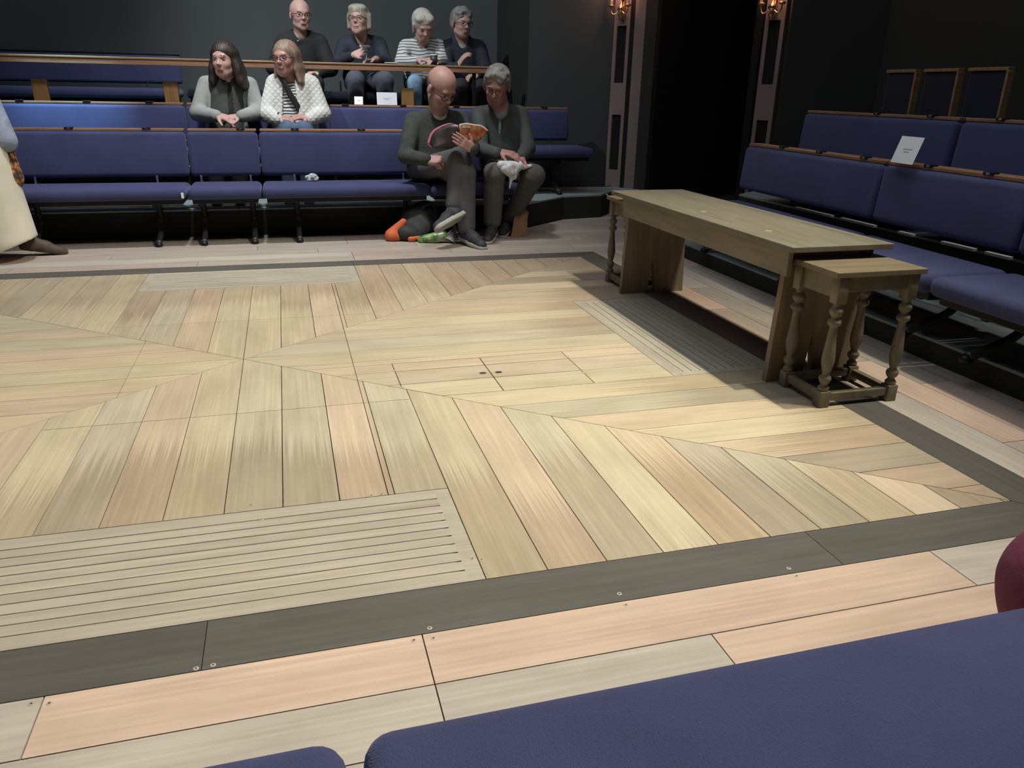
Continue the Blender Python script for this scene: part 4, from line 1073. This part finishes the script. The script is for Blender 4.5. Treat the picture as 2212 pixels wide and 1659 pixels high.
def jk(F):
    torso(F, JG, 0.004); arms(F, JG, (0.068, 0.058, 0.046), cut=0.96)
    F.cap(V3(1.80,2.79,0.90), V3(1.83,2.80,0.95), 0.074, 0.066, k=0.02); F.ell((1.805,2.72,0.96), (0.055,0.075,0.08), op='sub')
    for i in range(8): F.ell((1.815-0.002*i, 2.70-0.004*i, 0.945-0.026*i), (0.042-0.0035*i, 0.055, 0.028), k=0.006, op='sub')
cloth('jacket', p, JG, 'jacket_green_grey', jk, 0.0075)
cloth('shirt', p, JG, 'shirt_lightgrey', lambda F: (torso(F, JG, -0.012), F.cap(V3(1.815,2.76,0.90), V3(1.82,2.755,0.955), 0.064, 0.056, k=0.01), F.half(V3(1.81,2.70,0.925), V3(-0.2,-0.6,0.75)), F.half(V3(1.8,2.8,0.6), V3(0,0,-1))), 0.006, 0.1)
cloth('trousers', p, JG, 'trousers_taupe', lambda F: legs(F, JG, (0.090, 0.082, 0.066), to_ankle=0.88), 0.0075)
shoe(p, V3(1.69,2.48,0.085), V3(1.60,2.28,0.058)); shoe(p, V3(1.88,2.72,0.085), V3(1.79,2.56,0.058))
tube('sock', [V3(1.69,2.48,0.17), V3(1.69,2.48,0.08)], [0.036, 0.034], 'shirt_white', p, 14)

# ---- two women in the second row
JD = dict(pel=(-0.19,3.62,0.70),chest=(-0.165,3.64,0.97),neck=(-0.145,3.60,1.125),shR=(-0.31,3.65,1.06),elR=(-0.385,3.56,0.85),wrR=(-0.24,3.38,0.835),
          shL=(0.01,3.65,1.06),elL=(0.055,3.58,0.86),wrL=(-0.06,3.38,0.835),hipR=(-0.27,3.62,0.66),hipL=(-0.12,3.62,0.66),knR=(-0.27,3.28,0.66),anR=(-0.29,3.30,0.29),toR=(-0.29,3.14,0.24),
          knL=(-0.10,3.28,0.66),anL=(-0.12,3.30,0.29),toL=(-0.12,3.14,0.24))
p, h = person('dark long-haired woman in grey sleeves and charcoal vest, hands crossed', JD, ((-0.152, 3.545, 1.235), 0.275, -22, 4, 0), 'skin_pale', 0.0066,
    hands=[((-0.24,3.38,0.84), (0.85,-0.35,-0.22), (0.1,0.4,-1), -1, 1.1, (0.45, 0.7, 0.5), 0.0, 0.4), ((-0.06,3.39,0.835), (-0.9,-0.1,-0.1), (0,0.4,-1), 1, 1.0, (0.4, 0.5, 0.4), 0.0, 0.4)])
h.features(p, 'hair_dark'); h.hair('long_wavy', 'hair_dark', p)
cloth('hoodie', p, JD, 'hoodie_grey', lambda F: (torso(F, JD, -0.012), arms(F, JD, (0.062, 0.062, 0.046), cut=0.97)), 0.0085)
def vest(F):
    torso(F, JD, 0.004, 0.84, 1.02)
    F.half(V3(-0.30,3.6,1.0), V3(-1,0,0.12), 0.02); F.half(V3(0.0,3.6,1.0), V3(1,0,0.12), 0.02); F.half(V3(-0.15,3.6,1.14), V3(0,0.1,1))
    for i in range(12): F.ell((-0.135, 3.50-0.002*i, 1.12-0.034*i), (0.022, 0.06, 0.03), k=0.004, op='sub')
cloth('vest', p, JD, 'vest_charcoal', vest, 0.0075)
cloth('top', p, JD, 'coat_black', lambda F: (torso(F, JD, -0.004, 0.8, 1.0), F.half(V3(-0.22,3.6,1.0), V3(-1,0,0)), F.half(V3(-0.05,3.6,1.0), V3(1,0,0))), 0.0085)
cloth('trousers', p, JD, 'trousers_black', lambda F: legs(F, JD, (0.092, 0.075, 0.055), to_ankle=0.95), 0.0095)
for q in 'RL': shoe(p, JD['an'+q], JD['to'+q], sole=False)

JW = dict(pel=(0.335,3.62,0.70),chest=(0.335,3.64,0.98),neck=(0.315,3.61,1.135),shR=(0.20,3.65,1.07),elR=(0.125,3.56,0.85),wrR=(0.20,3.37,0.815),
          shL=(0.485,3.65,1.07),elL=(0.555,3.58,0.85),wrL=(0.44,3.38,0.815),hipR=(0.26,3.62,0.66),hipL=(0.42,3.62,0.66),knR=(0.27,3.27,0.735),anR=(0.25,3.32,0.30),toR=(0.24,3.16,0.24),
          knL=(0.39,3.27,0.735),anL=(0.39,3.32,0.30),toL=(0.39,3.16,0.24))
p, h = person('woman in glasses and white quilted jacket over a striped top, black bag strap', JW, ((0.300, 3.565, 1.255), 0.275, -30, 2, 0), 'skin_red', 0.0066,
    hands=[((0.20,3.37,0.825), (0.90,-0.15,-0.05), (0.0,0.4,-1), -1, 1.05, (0.5, 0.8, 0.5), 0.0, 0.5), ((0.44,3.38,0.825), (-0.85,-0.2,0.1), (0,0.4,-1), 1, 1.05, (0.5, 0.8, 0.5), 0.0, 0.5)])
h.features(p, 'hair_lightbrown', 'glasses_black'); h.hair('long', 'hair_lightbrown', p)
cloth('striped_top', p, JW, 'stripe_bold', lambda F: (torso(F, JW, -0.010), F.half(V3(0.3,3.6,1.12), V3(0,-0.3,1))), 0.0085)
def qj(F):
    torso(F, JW, 0.012); arms(F, JW, (0.068, 0.066, 0.050), cut=0.97)
    F.cap(V3(0.315,3.66,1.09), V3(0.315,3.665,1.145), 0.086, 0.080, k=0.02)
    for i in range(16): F.ell((0.312-0.001*i, 3.50-0.002*i, 1.20-0.030*i), (0.050+0.0014*i, 0.105, 0.032), k=0.006, op='sub')
    F.ell((0.315,3.60,1.17), (0.062,0.08,0.10), op='sub')
cloth('quilted_jacket', p, JW, 'quilted_white', qj, 0.0075)
tube('bag_strap', smoothpath([(0.235,3.575,1.13), (0.27,3.515,1.08), (0.315,3.495,0.99), (0.365,3.500,0.90), (0.395,3.515,0.83)], 6), 0.0055, 'strap_black', p, 12, 4.2)
cloth('jeans', p, JW, 'jeans_blue', lambda F: legs(F, JW, (0.088, 0.075, 0.055), to_ankle=0.95), 0.0095)
for q in 'RL': shoe(p, JW['an'+q], JW['to'+q], sole=False)
tube('wrist_watch', [(0.205,3.372,0.835), (0.215,3.370,0.834)], 0.034, 'strap_black', p, 14)

# ---- four spectators in the high rear row
def rearJ(x, dz=0.0, lean=0.0, knees=((-0.09, 1.08), (0.09, 1.08))):
    return dict(pel=(x,4.72,1.12+dz), chest=(x+lean*0.5,4.68,1.34+dz), neck=(x+lean,4.64,1.495+dz), shR=(x-0.155+lean*0.6,4.67,1.42+dz), shL=(x+0.165+lean*0.6,4.67,1.43+dz),
                hipR=(x-0.075,4.72,1.09), hipL=(x+0.075,4.72,1.09), knR=(x+knees[0][0],4.34,knees[0][1]), anR=(x+knees[0][0],4.36,0.72), toR=(x+knees[0][0],4.25,0.665),
                knL=(x+knees[1][0],4.34,knees[1][1]), anL=(x+knees[1][0],4.36,0.72), toL=(x+knees[1][0],4.25,0.665))
J1 = rearJ(0.455, 0.0); J1.update(elR=(0.20,4.60,1.21), wrR=(0.33,4.44,1.17), elL=(0.70,4.60,1.21), wrL=(0.58,4.44,1.17))
p, h = person('bald man in a dark coat at the left of the rear row', J1, ((0.465, 4.60, 1.645), 0.27, 14, 4, 0), 'skin_pale', 0.0072,
    hands=[((0.33,4.44,1.17), (0.7,-0.5,0), (0,0,-1), -1, 1.0, (0.5,0.7,0.5), 0, 0.4), ((0.58,4.44,1.17), (-0.7,-0.5,0), (0,0,-1), 1, 1.0, (0.5,0.7,0.5), 0, 0.4)])
h.features(p, 'stubble', 'glasses_black'); h.hair('stubble', 'stubble', p)
cloth('coat', p, J1, 'coat_black', lambda F: (torso(F, J1, 0.012), arms(F, J1, (0.074, 0.066, 0.052), cut=0.96), F.cap(V3(0.38,4.70,1.48), V3(0.53,4.70,1.48), 0.055, k=0.03), F.ell((0.46,4.60,1.54), (0.062,0.08,0.09), op='sub')), 0.009)
cloth('trousers', p, J1, 'trousers_black', lambda F: legs(F, J1, (0.09, 0.075, 0.055)), 0.010)
for q in 'RL': shoe(p, J1['an'+q], J1['to'+q], sole=False)
sg = tube('pendant', [(0.415,4.545,1.445), (0.425,4.540,1.432), (0.437,4.538,1.437), (0.445,4.540,1.460)], 0.004, 'chrome', p, 8)

J2 = rearJ(0.995, 0.0, 0.0, ((-0.10, 1.12), (0.16, 1.12))); J2.update(elR=(0.775,4.53,1.28), wrR=(0.90,4.42,1.325), elL=(1.20,4.56,1.28), wrL=(1.09,4.40,1.30))
p, h = person('short-haired woman in glasses raising a stemmed glass in the rear row', J2, ((0.975, 4.58, 1.620), 0.265, -24, -6, 0), 'skin_pale', 0.0072,
    hands=[((0.90,4.42,1.325), (0.80,-0.35,0.30), (0.3,-0.5,0.3), 1, 1.05, (0.7,0.9,0.6), 0, 0.7), ((1.09,4.40,1.30), (-0.8,-0.2,-0.1), (0,0,-1), 1, 1.0, (0.5,0.7,0.5), 0, 0.4)])
h.features(p, 'hair_blondegrey', 'glasses_black'); h.hair('bob', 'hair_blondegrey', p)
cloth('jacket', p, J2, 'coat_navy', lambda F: (torso(F, J2, 0.006), arms(F, J2, (0.068, 0.058, 0.044), cut=0.75), F.ell((0.99,4.57,1.50), (0.055,0.09,0.09), op='sub')), 0.009)
cloth('trousers', p, J2, 'jeans_slate', lambda F: legs(F, J2, (0.095, 0.082, 0.062)), 0.010)
for q in 'RL': shoe(p, J2['an'+q], J2['to'+q], sole=False)

J3 = rearJ(1.555, 0.0, 0.0, ((-0.125, 1.11), (0.09, 1.11))); J3.update(elR=(1.335,4.52,1.29), wrR=(1.46,4.38,1.29), elL=(1.725,4.54,1.30), wrL=(1.64,4.38,1.29))
p, h = person('silver-haired woman in a white and navy striped top looking down', J3, ((1.548, 4.545, 1.590), 0.275, 8, 30, 4), 'skin_pale', 0.0072,
    hands=[((1.46,4.38,1.30), (0.75,-0.5,0.05), (0.2,0.2,-1), -1, 1.0, (0.5,0.7,0.5), 0, 0.5), ((1.64,4.38,1.30), (-0.6,-0.6,0.05), (0,0.2,-1), 1, 1.0, (0.5,0.7,0.5), 0, 0.5)])
h.features(p, 'hair_silver'); h.hair('tied', 'hair_silver', p)
cloth('striped_top', p, J3, 'stripe_fine', lambda F: (torso(F, J3, 0.0), arms(F, J3, (0.064, 0.056, 0.042), cut=0.9), F.ell((1.555,4.56,1.50), (0.055,0.09,0.10), op='sub')), 0.008)
cloth('trousers', p, J3, 'trousers_black', lambda F: (F.ell(J3['pel'], (0.165, 0.13, 0.095), k=0.03), F.cap(J3['hipR'], J3['knR'], 0.092, 0.060, k=0.03), F.cap(J3['hipL'], J3['knL'], 0.09, 0.075, k=0.03), F.cap(J3['knL'], J3['anL'], 0.073, 0.055, k=0.02)), 0.010)
cloth('denim_leg_lit', p, J3, 'jeans_lit', lambda F: F.cap(J3['knR'], J3['anR'], 0.070, 0.055, k=0.02), 0.009, 0.1)  # lit leg, its brightness painted in as pale denim
for q in 'RL': shoe(p, J3['an'+q], J3['to'+q], sole=False)

J4 = rearJ(1.945, 0.0, 0.0); J4.update(elR=(1.765,4.52,1.24), wrR=(1.83,4.36,1.245), elL=(2.15,4.55,1.24), wrL=(2.03,4.40,1.18))
p, h = person('grey-haired man in a dark navy jacket gesturing at the end of the rear row', J4, ((1.915, 4.57, 1.635), 0.275, 18, 10, 0), 'skin_pale', 0.0072,
    hands=[((1.83,4.36,1.255), (0.55,-0.15,0.80), (0.7,0.2,-0.5), 1, 1.05, (0.25,0.45,0.35), 0.1, 0.4), ((2.03,4.40,1.18), (-0.8,-0.4,0), (0,0,-1), 1, 1.0, (0.5,0.7,0.5), 0, 0.4)])
h.features(p, 'hair_grey', 'glasses_black'); h.hair('short', 'hair_grey', p)
cloth('jacket', p, J4, 'coat_navy', lambda F: (torso(F, J4, 0.010), arms(F, J4, (0.070, 0.060, 0.046), cut=0.95), F.cap(V3(1.90,4.69,1.49), V3(1.97,4.69,1.49), 0.070, k=0.02), F.ell((1.93,4.585,1.52), (0.052,0.09,0.10), op='sub')), 0.009)
cloth('shirt', p, J4, 'shirt_lightgrey', lambda F: (torso(F, J4, -0.006, 0.6), F.half(V3(1.93,4.6,1.50), V3(0,-0.3,1)), F.half(V3(1.93,4.6,1.40), V3(0,0,-1))), 0.008, 0.1)
cloth('trousers', p, J4, 'trousers_black', lambda F: legs(F, J4, (0.09, 0.075, 0.055)), 0.010)
for q in 'RL': shoe(p, J4['an'+q], J4['to'+q], sole=False)

# ---- walker at the left edge
m_, nt_, b_ = newmat('patterned_knit'); v_ = coords(nt_)
w_ = N(nt_, 'ShaderNodeTexVoronoi', Scale=38.0); L(nt_, v_, w_.inputs['Vector'])
r_ = ramp(nt_, w_.outputs['Distance'], [(0.15, (0.50, 0.25, 0.06)), (0.45, (0.26, 0.11, 0.04)), (0.7, (0.05, 0.025, 0.02))]); L(nt_, r_.outputs[0], b_.inputs['Base Color']); b_.inputs['Roughness'].default_value = 0.9
JK = dict(pel=(-1.58,2.33,0.88),chest=(-1.63,2.36,1.17),neck=(-1.68,2.34,1.37),shR=(-1.79,2.38,1.30),elR=(-1.85,2.34,1.05),wrR=(-1.80,2.20,0.85),
          shL=(-1.52,2.38,1.30),elL=(-1.475,2.40,1.02),wrL=(-1.375,2.30,0.72),hipR=(-1.66,2.33,0.84),hipL=(-1.51,2.33,0.84),knR=(-1.70,2.24,0.46),anR=(-1.74,2.20,0.09),toR=(-1.84,2.08,0.03),
          knL=(-1.49,2.33,0.46),anL=(-1.40,2.44,0.11),toL=(-1.27,2.46,0.035))
p, h = person('walker cut off by the left edge, in wide cream trousers and a brown patterned knit', JK, ((-1.72, 2.32, 1.50), 0.26, -50, 5, 0), 'skin_pale', 0.0072,
    hands=[((-1.385,2.31,0.72), (0.05,0.1,-0.95), (-1,0,0), 1, 1.0, (0.3,0.5,0.4), 0, 0.4), ((-1.80,2.20,0.85), (-0.3,-0.5,-0.6), (1,0,0), 1, 1.0, (0.3,0.5,0.4), 0, 0.4)])
h.features(p, 'hair_lightbrown'); h.hair('bob', 'hair_lightbrown', p)
cloth('wide_trousers', p, JK, 'cream_cloth', lambda F: (F.ell(V3(-1.58,2.33,0.86), (0.17,0.13,0.12), k=0.04), F.cap(V3(-1.535,2.31,0.80), V3(-1.495,2.31,0.14), 0.145, 0.185, k=0.04), F.cap(V3(-1.66,2.30,0.80), V3(-1.72,2.24,0.20), 0.13, 0.16, k=0.04), F.half(V3(-1.53,2.3,0.062), V3(0.37,0,-1))), 0.009)
cloth('cardigan', p, JK, 'patterned_knit', lambda F: (torso(F, JK, 0.012), F.cap(V3(-1.50,2.36,0.90), V3(-1.405,2.33,0.50), 0.10, 0.080, k=0.04), F.cap(V3(-1.70,2.40,0.92), V3(-1.70,2.44,0.55), 0.11, 0.085, k=0.04)), 0.009)
cloth('sleeve', p, JK, 'sleeve_bluegrey', lambda F: arms(F, JK, (0.072, 0.070, 0.066), cut=1.0), 0.009)
shoe(p, V3(-1.40,2.44,0.085), V3(-1.22,2.46,0.05), mat='shoe_brown', sole=False); shoe(p, V3(-1.74,2.20,0.085), V3(-1.86,2.06,0.06), mat='shoe_brown', sole=False)

# ---- neighbour on our own bench: only a knee shows
JN = dict(pel=(1.55,-2.86,0.52),chest=(1.56,-2.90,0.80),neck=(1.56,-2.90,1.00),shR=(1.74,-2.90,0.92),elR=(1.80,-2.80,0.68),wrR=(1.68,-2.60,0.60),
          shL=(1.38,-2.90,0.92),elL=(1.36,-2.82,0.70),wrL=(1.48,-2.62,0.62),hipR=(1.64,-2.86,0.50),hipL=(1.46,-2.86,0.50),knR=(1.68,-2.43,0.46),anR=(1.68,-2.46,0.10),toR=(1.70,-2.30,0.03),
          knL=(1.425,-2.45,0.305),anL=(1.42,-2.46,0.10),toL=(1.40,-2.30,0.03))
p, h = person('seated neighbour in purple trousers, only one knee in view at the right edge', JN, ((1.56, -2.88, 1.15), 0.27, 180, 5, 0), 'skin_pale', 0.008,
    hands=[((1.68,-2.60,0.60), (-0.5,0.6,-0.2), (0,0,-1), 1, 1.0, (0.4,0.6,0.4), 0, 0.4), ((1.48,-2.62,0.62), (0.5,0.6,-0.2), (0,0,-1), -1, 1.0, (0.4,0.6,0.4), 0, 0.4)])
h.features(p, 'hair_dark'); h.hair('short', 'hair_dark', p)
cloth('sweater', p, JN, 'coat_navy', lambda F: (torso(F, JN, 0.005), arms(F, JN, (0.066, 0.056, 0.043), cut=0.96)), 0.010)
cloth('purple_trousers', p, JN, 'purple_cloth', lambda F: legs(F, JN, (0.095, 0.122, 0.08)), 0.008)
shoe(p, V3(1.68,-2.46,0.085), V3(1.70,-2.28,0.058), sole=False); shoe(p, V3(1.42,-2.46,0.085), V3(1.40,-2.28,0.058), sole=False)

# ================================================================== THINGS THE PEOPLE HOLD AND HAVE LEFT ABOUT
def magazine():
    def art(name, cols, sc):
        m, nt, b = newmat(name); v = coords(nt)
        n = N(nt, 'ShaderNodeTexNoise', Scale=sc, Detail=3.0); L(nt, v, n.inputs['Vector'])
        st = [(0.25+0.5*i/(len(cols)-1), c) for i, c in enumerate(cols)]
        r = ramp(nt, n.outputs['Fac'], st); L(nt, r.outputs[0], b.inputs['Base Color']); b.inputs['Roughness'].default_value = 0.35
    art('cover_dark', [(0.015, 0.012, 0.012), (0.03, 0.022, 0.02), (0.10, 0.05, 0.04)], 16)
    art('cover_orange', [(0.16, 0.02, 0.010), (0.30, 0.05, 0.02), (0.34, 0.19, 0.08), (0.05, 0.015, 0.01)], 22)
    simple('page_pink', (0.45, 0.14, 0.18), rough=0.5); simple('page_white', (0.60, 0.58, 0.57), rough=0.5, var=0.04)
    t = thing('magazine', 'open magazine with dark and orange covers held by the bald man', 'magazine', (1.40, 2.25, 0.70))
    top = [(-0.205, 0.06, 0.005), (-0.175, 0.065, 0.075), (-0.12, 0.05, 0.115), (-0.055, 0.02, 0.138), (-0.012, -0.015, 0.130)]
    bot = [(-0.185, 0.02, -0.02), (-0.15, 0.005, -0.02), (-0.10, -0.01, -0.015), (-0.05, -0.03, -0.01), (0.0, -0.04, -0.005)]
    rtop = [(-0.012, -0.015, 0.130), (0.045, 0.015, 0.136), (0.10, 0.04, 0.128), (0.165, 0.065, 0.118), (0.215, 0.075, 0.085)]
    rbot = [(0.0, -0.04, -0.005), (0.045, -0.02, 0.0), (0.09, 0.0, 0.005), (0.13, 0.025, 0.02), (0.17, 0.05, 0.045)]
    def sheet(name, a, b, mat, off, th=0.0012, parent=t):
        a = smoothpath(a, 4); b = smoothpath(b, 4); bm = bmesh.new(); n = len(a); K = 5; G = []
        for s in (0, 1):
            g = []
            for i in range(n):
                row = []
                for k in range(K+1):
                    q = a[i].lerp(b[i], k/K)+Vector((0, off-s*th, 0)); row.append(bm.verts.new(q))
                g.append(row)
            G.append(g)
        for i in range(n-1):
            for k in range(K):
                bm.faces.new((G[0][i][k], G[0][i+1][k], G[0][i+1][k+1], G[0][i][k+1])); bm.faces.new((G[1][i][k+1], G[1][i+1][k+1], G[1][i+1][k], G[1][i][k]))
        for i in range(n-1):
            for k in (0, K): bm.faces.new((G[0][i][k], G[1][i][k], G[1][i+1][k], G[0][i+1][k]))
        for i in (0, n-1):
            for k in range(K): bm.faces.new((G[0][i][k], G[0][i][k+1], G[1][i][k+1], G[1][i][k]))
        return bm_obj(name, bm, mat, parent, True)
    sheet('back_cover', top, bot, 'cover_dark', 0.0)
    c = sheet('front_cover', rtop, rbot, 'cover_orange', 0.0)
    up = lambda P, z, x=0.0: [(q[0]+x, q[1]+0.004, q[2]+z) for q in P]
    sheet('pages', up(top, 0.002, -0.012), up(bot, 0.0, -0.013), 'page_pink', 0.016, 0.003)
    sheet('pages', up(rtop, 0.006, 0.008), up(rbot, 0.0, 0.006), 'page_white', 0.014, 0.003)
    # pale block lettering across the head of the cover
    for i, x in enumerate((0.012, 0.022, 0.032, 0.047, 0.057, 0.067)):
        box('cover_letter', (x, -0.016+x*0.55-0.004, 0.112), (x+0.007, -0.016+x*0.55-0.0025, 0.124), 'page_white', c)
magazine()

def crumple_sheet(name, c, r, mat, label, cat, seed, flat=0.3): return crumple(name, c, r, mat, label, cat, seed, flat, 4)
# white plastic bag in the lap
F = Field((1.66, 2.28, 0.36), (2.0, 2.52, 0.60), 0.005)
for a, b, ra, rb in (((1.72,2.36,0.555), (1.86,2.38,0.545), 0.030, 0.036), ((1.74,2.35,0.53), (1.82,2.36,0.47), 0.030, 0.022), ((1.84,2.37,0.53), (1.80,2.36,0.46), 0.032, 0.016),
                     ((1.80,2.36,0.46), (1.785,2.35,0.39), 0.014, 0.005), ((1.90,2.40,0.535), (1.95,2.38,0.545), 0.020, 0.012), ((1.78,2.35,0.54), (1.80,2.34,0.50), 0.03, 0.02)): F.cap(a, b, ra, rb, k=0.006)
o = link('plastic_bag', F.mesh('plastic_bag'), 'white_plastic', None, True); tag(o, 'white plastic bag on the lap of the grey-haired man with red glasses', 'bag')
# brown paper bag behind his feet
simple('kraft_paper', (0.33, 0.20, 0.11), rough=0.8, var=0.15, scale=14)
bm = bmesh.new()
bv = [(1.86,2.56,0.001), (1.985,2.54,0.001), (2.005,2.66,0.001), (1.88,2.68,0.001), (1.895,2.585,0.15), (1.985,2.575,0.205), (2.02,2.63,0.175), (1.92,2.64,0.13)]
q = [bm.verts.new(v) for v in bv]
for f in ((3, 2, 1, 0), (0, 1, 5, 4), (1, 2, 6, 5), (2, 3, 7, 6), (3, 0, 4, 7), (4, 5, 6, 7)): bm.faces.new([q[i] for i in f])
bmesh.ops.subdivide_edges(bm, edges=bm.edges, cuts=3, use_grid_fill=True)
rr = random.Random(4)
for v in bm.verts:
    if v.co.z > 0.01: v.co += Vector((rr.uniform(-1, 1), rr.uniform(-1, 1), rr.uniform(-1, 1)))*0.005
o = bm_obj('paper_bag', bm, 'kraft_paper'); tag(o, 'crumpled brown paper bag on the floor behind the feet of the man with red glasses', 'bag')
# black and orange bag
simple('bag_black', (0.022, 0.024, 0.022), rough=0.7, var=0.3, scale=15, bump=0.4); simple('bag_orange', (0.62, 0.13, 0.04), rough=0.6, var=0.12, scale=12)
simple('trim_yellow', (0.45, 0.36, 0.08), rough=0.6)
F = Field((0.84, 2.40, -0.01), (1.36, 2.86, 0.30), 0.007)
for c, r in (((1.06,2.62,0.06), (0.12,0.12,0.075)), ((1.15,2.68,0.12), (0.12,0.11,0.11)), ((1.22,2.70,0.14), (0.11,0.10,0.13)), ((1.10,2.56,0.04), (0.10,0.07,0.05)), ((1.21,2.60,0.08), (0.08,0.08,0.09))): F.ell(c, r, k=0.05)
F.half((0, 0, 0.002), (0, 0, -1))
o = link('holdall', F.mesh('holdall'), 'bag_black', None, True); tag(o, 'slumped black bag with orange panels on the floor left of the reader', 'bag')
F = Field((0.84, 2.40, -0.01), (1.36, 2.86, 0.30), 0.006)
F.cap((0.950,2.575,0.040), (1.035,2.560,0.135), 0.050, 0.026, k=0.02); F.ell((0.965,2.56,0.035), (0.065,0.05,0.045), k=0.02); F.half((0, 0, 0.002), (0, 0, -1))
q = fobj('orange_panel', F, 'bag_orange', None); q.parent = o; plab(q, 'bright orange end panel')
F = Field((1.0, 2.40, -0.01), (1.2, 2.6, 0.10), 0.005); F.cap((1.075,2.495,0.02), (1.13,2.50,0.028), 0.022, 0.018, k=0.01); F.half((0, 0, 0.002), (0, 0, -1))
q = fobj('orange_panel', F, 'bag_orange', None); q.parent = o
tube('yellow_piping', smoothpath([(0.985,2.535,0.006), (0.985,2.525,0.045), (1.00,2.535,0.085), (1.03,2.56,0.118)], 5), 0.004, 'trim_yellow', o, 8)
tube('carry_handle', smoothpath([(1.18,2.62,0.16), (1.20,2.60,0.24), (1.27,2.62,0.25), (1.30,2.66,0.17)], 6), 0.011, 'bag_black', o, 8)
# green and white carrier bag
m_, nt_, b_ = newmat('green_film'); v_ = coords(nt_)
n_ = N(nt_, 'ShaderNodeTexNoise', Scale=16.0, Detail=2.0); L(nt_, v_, n_.inputs['Vector'])
r_ = ramp(nt_, n_.outputs['Fac'], [(0.38, (0.05, 0.08, 0.04)), (0.5, (0.17, 0.33, 0.08)), (0.62, (0.32, 0.44, 0.20)), (0.75, (0.55, 0.58, 0.50))]); L(nt_, r_.outputs[0], b_.inputs['Base Color']); b_.inputs['Roughness'].default_value = 0.3
F = Field((1.08, 2.32, -0.01), (1.46, 2.56, 0.14), 0.005)
for a, b, ra, rb in (((1.15,2.45,0.022), (1.25,2.43,0.035), 0.030, 0.040), ((1.25,2.43,0.035), (1.31,2.42,0.052), 0.038, 0.034)): F.cap(a, b, ra, rb, k=0.01)
F.half((0, 0, 0.002), (0, 0, -1))
o = link('carrier_bag', F.mesh('carrier_bag'), 'green_film', None, True); tag(o, 'crumpled green and white carrier bag between the black bag and the shoes', 'bag')
bm = bmesh.new()
rr = random.Random(9)
for i in range(7):
    a = -0.9+0.32*i; p0 = Vector((1.315, 2.41, 0.045)); e = p0+Vector((0.075*math.cos(a)+0.02, 0.03*math.sin(a*2)-0.02, 0.055*math.sin(a)))
    if e.z < 0.006: e.z = 0.006
    add_tube(bm, [p0, (p0+e)/2+Vector((0, -0.01, 0.006)), e], [0.016, 0.012, 0.005], 6, 0.4)
q = bm_obj('torn_opening', bm, 'white_plastic', o, True); plab(q, 'white open mouth of the bag')

# glass, cup, book on the rail
def glass_mat():
    m, nt, b = newmat('clear_glass'); b.inputs['Base Color'].default_value = (0.9, 0.95, 0.95, 1); b.inputs['Roughness'].default_value = 0.03
    b.inputs['Transmission Weight'].default_value = 0.9; b.inputs['IOR'].default_value = 1.45
glass_mat(); simple('drink_pale', (0.62, 0.60, 0.50), rough=0.3)
t = thing('stemmed_glass', 'stemmed glass with a pale drink held up by the woman in the rear row', 'glass', (1.000, 4.315, 1.300))
bm = bmesh.new(); add_lathe(bm, [(0.024, 0.0), (0.022, 0.003), (0.004, 0.006), (0.0035, 0.055), (0.010, 0.062), (0.028, 0.078), (0.038, 0.098), (0.040, 0.105), (0.038, 0.1045), (0.026, 0.080), (0.002, 0.068)], (0, 0, 0), 24); bm_obj('glass_body', bm, 'clear_glass', t, True)
bm = bmesh.new(); add_lathe(bm, [(0.004, 0.071), (0.024, 0.081), (0.0345, 0.097), (0.0345, 0.0985)], (0, 0, 0), 24); bm_obj('drink', bm, 'drink_pale', t, True)
simple('cup_dark', (0.05, 0.05, 0.055), rough=0.4)
t = thing('paper_cup', 'dark cup with a pale lid held by the silver-haired woman', 'cup', (1.60, 4.30, 1.262))
bm = bmesh.new(); add_lathe(bm, [(0.026, 0.0), (0.036, 0.075)], (0, 0, 0), 24); bm_obj('cup_body', bm, 'cup_dark', t, True)
bm = bmesh.new(); add_lathe(bm, [(0.038, 0.074), (0.038, 0.082), (0.032, 0.086)], (0, 0, 0), 24); bm_obj('lid', bm, 'shirt_white', t, True)
t = thing('rail_booklet', 'small pale booklet lying on the rail between the two women', 'booklet', (1.19, 4.105, 1.2535), 0.1)
box('cover', (-0.055, -0.035, 0), (0.055, 0.035, 0.006), 'coat_black', t, 0.001); box('pages', (-0.053, -0.0345, 0.006), (0.053, 0.033, 0.013), 'drink_pale', t, 0.001)
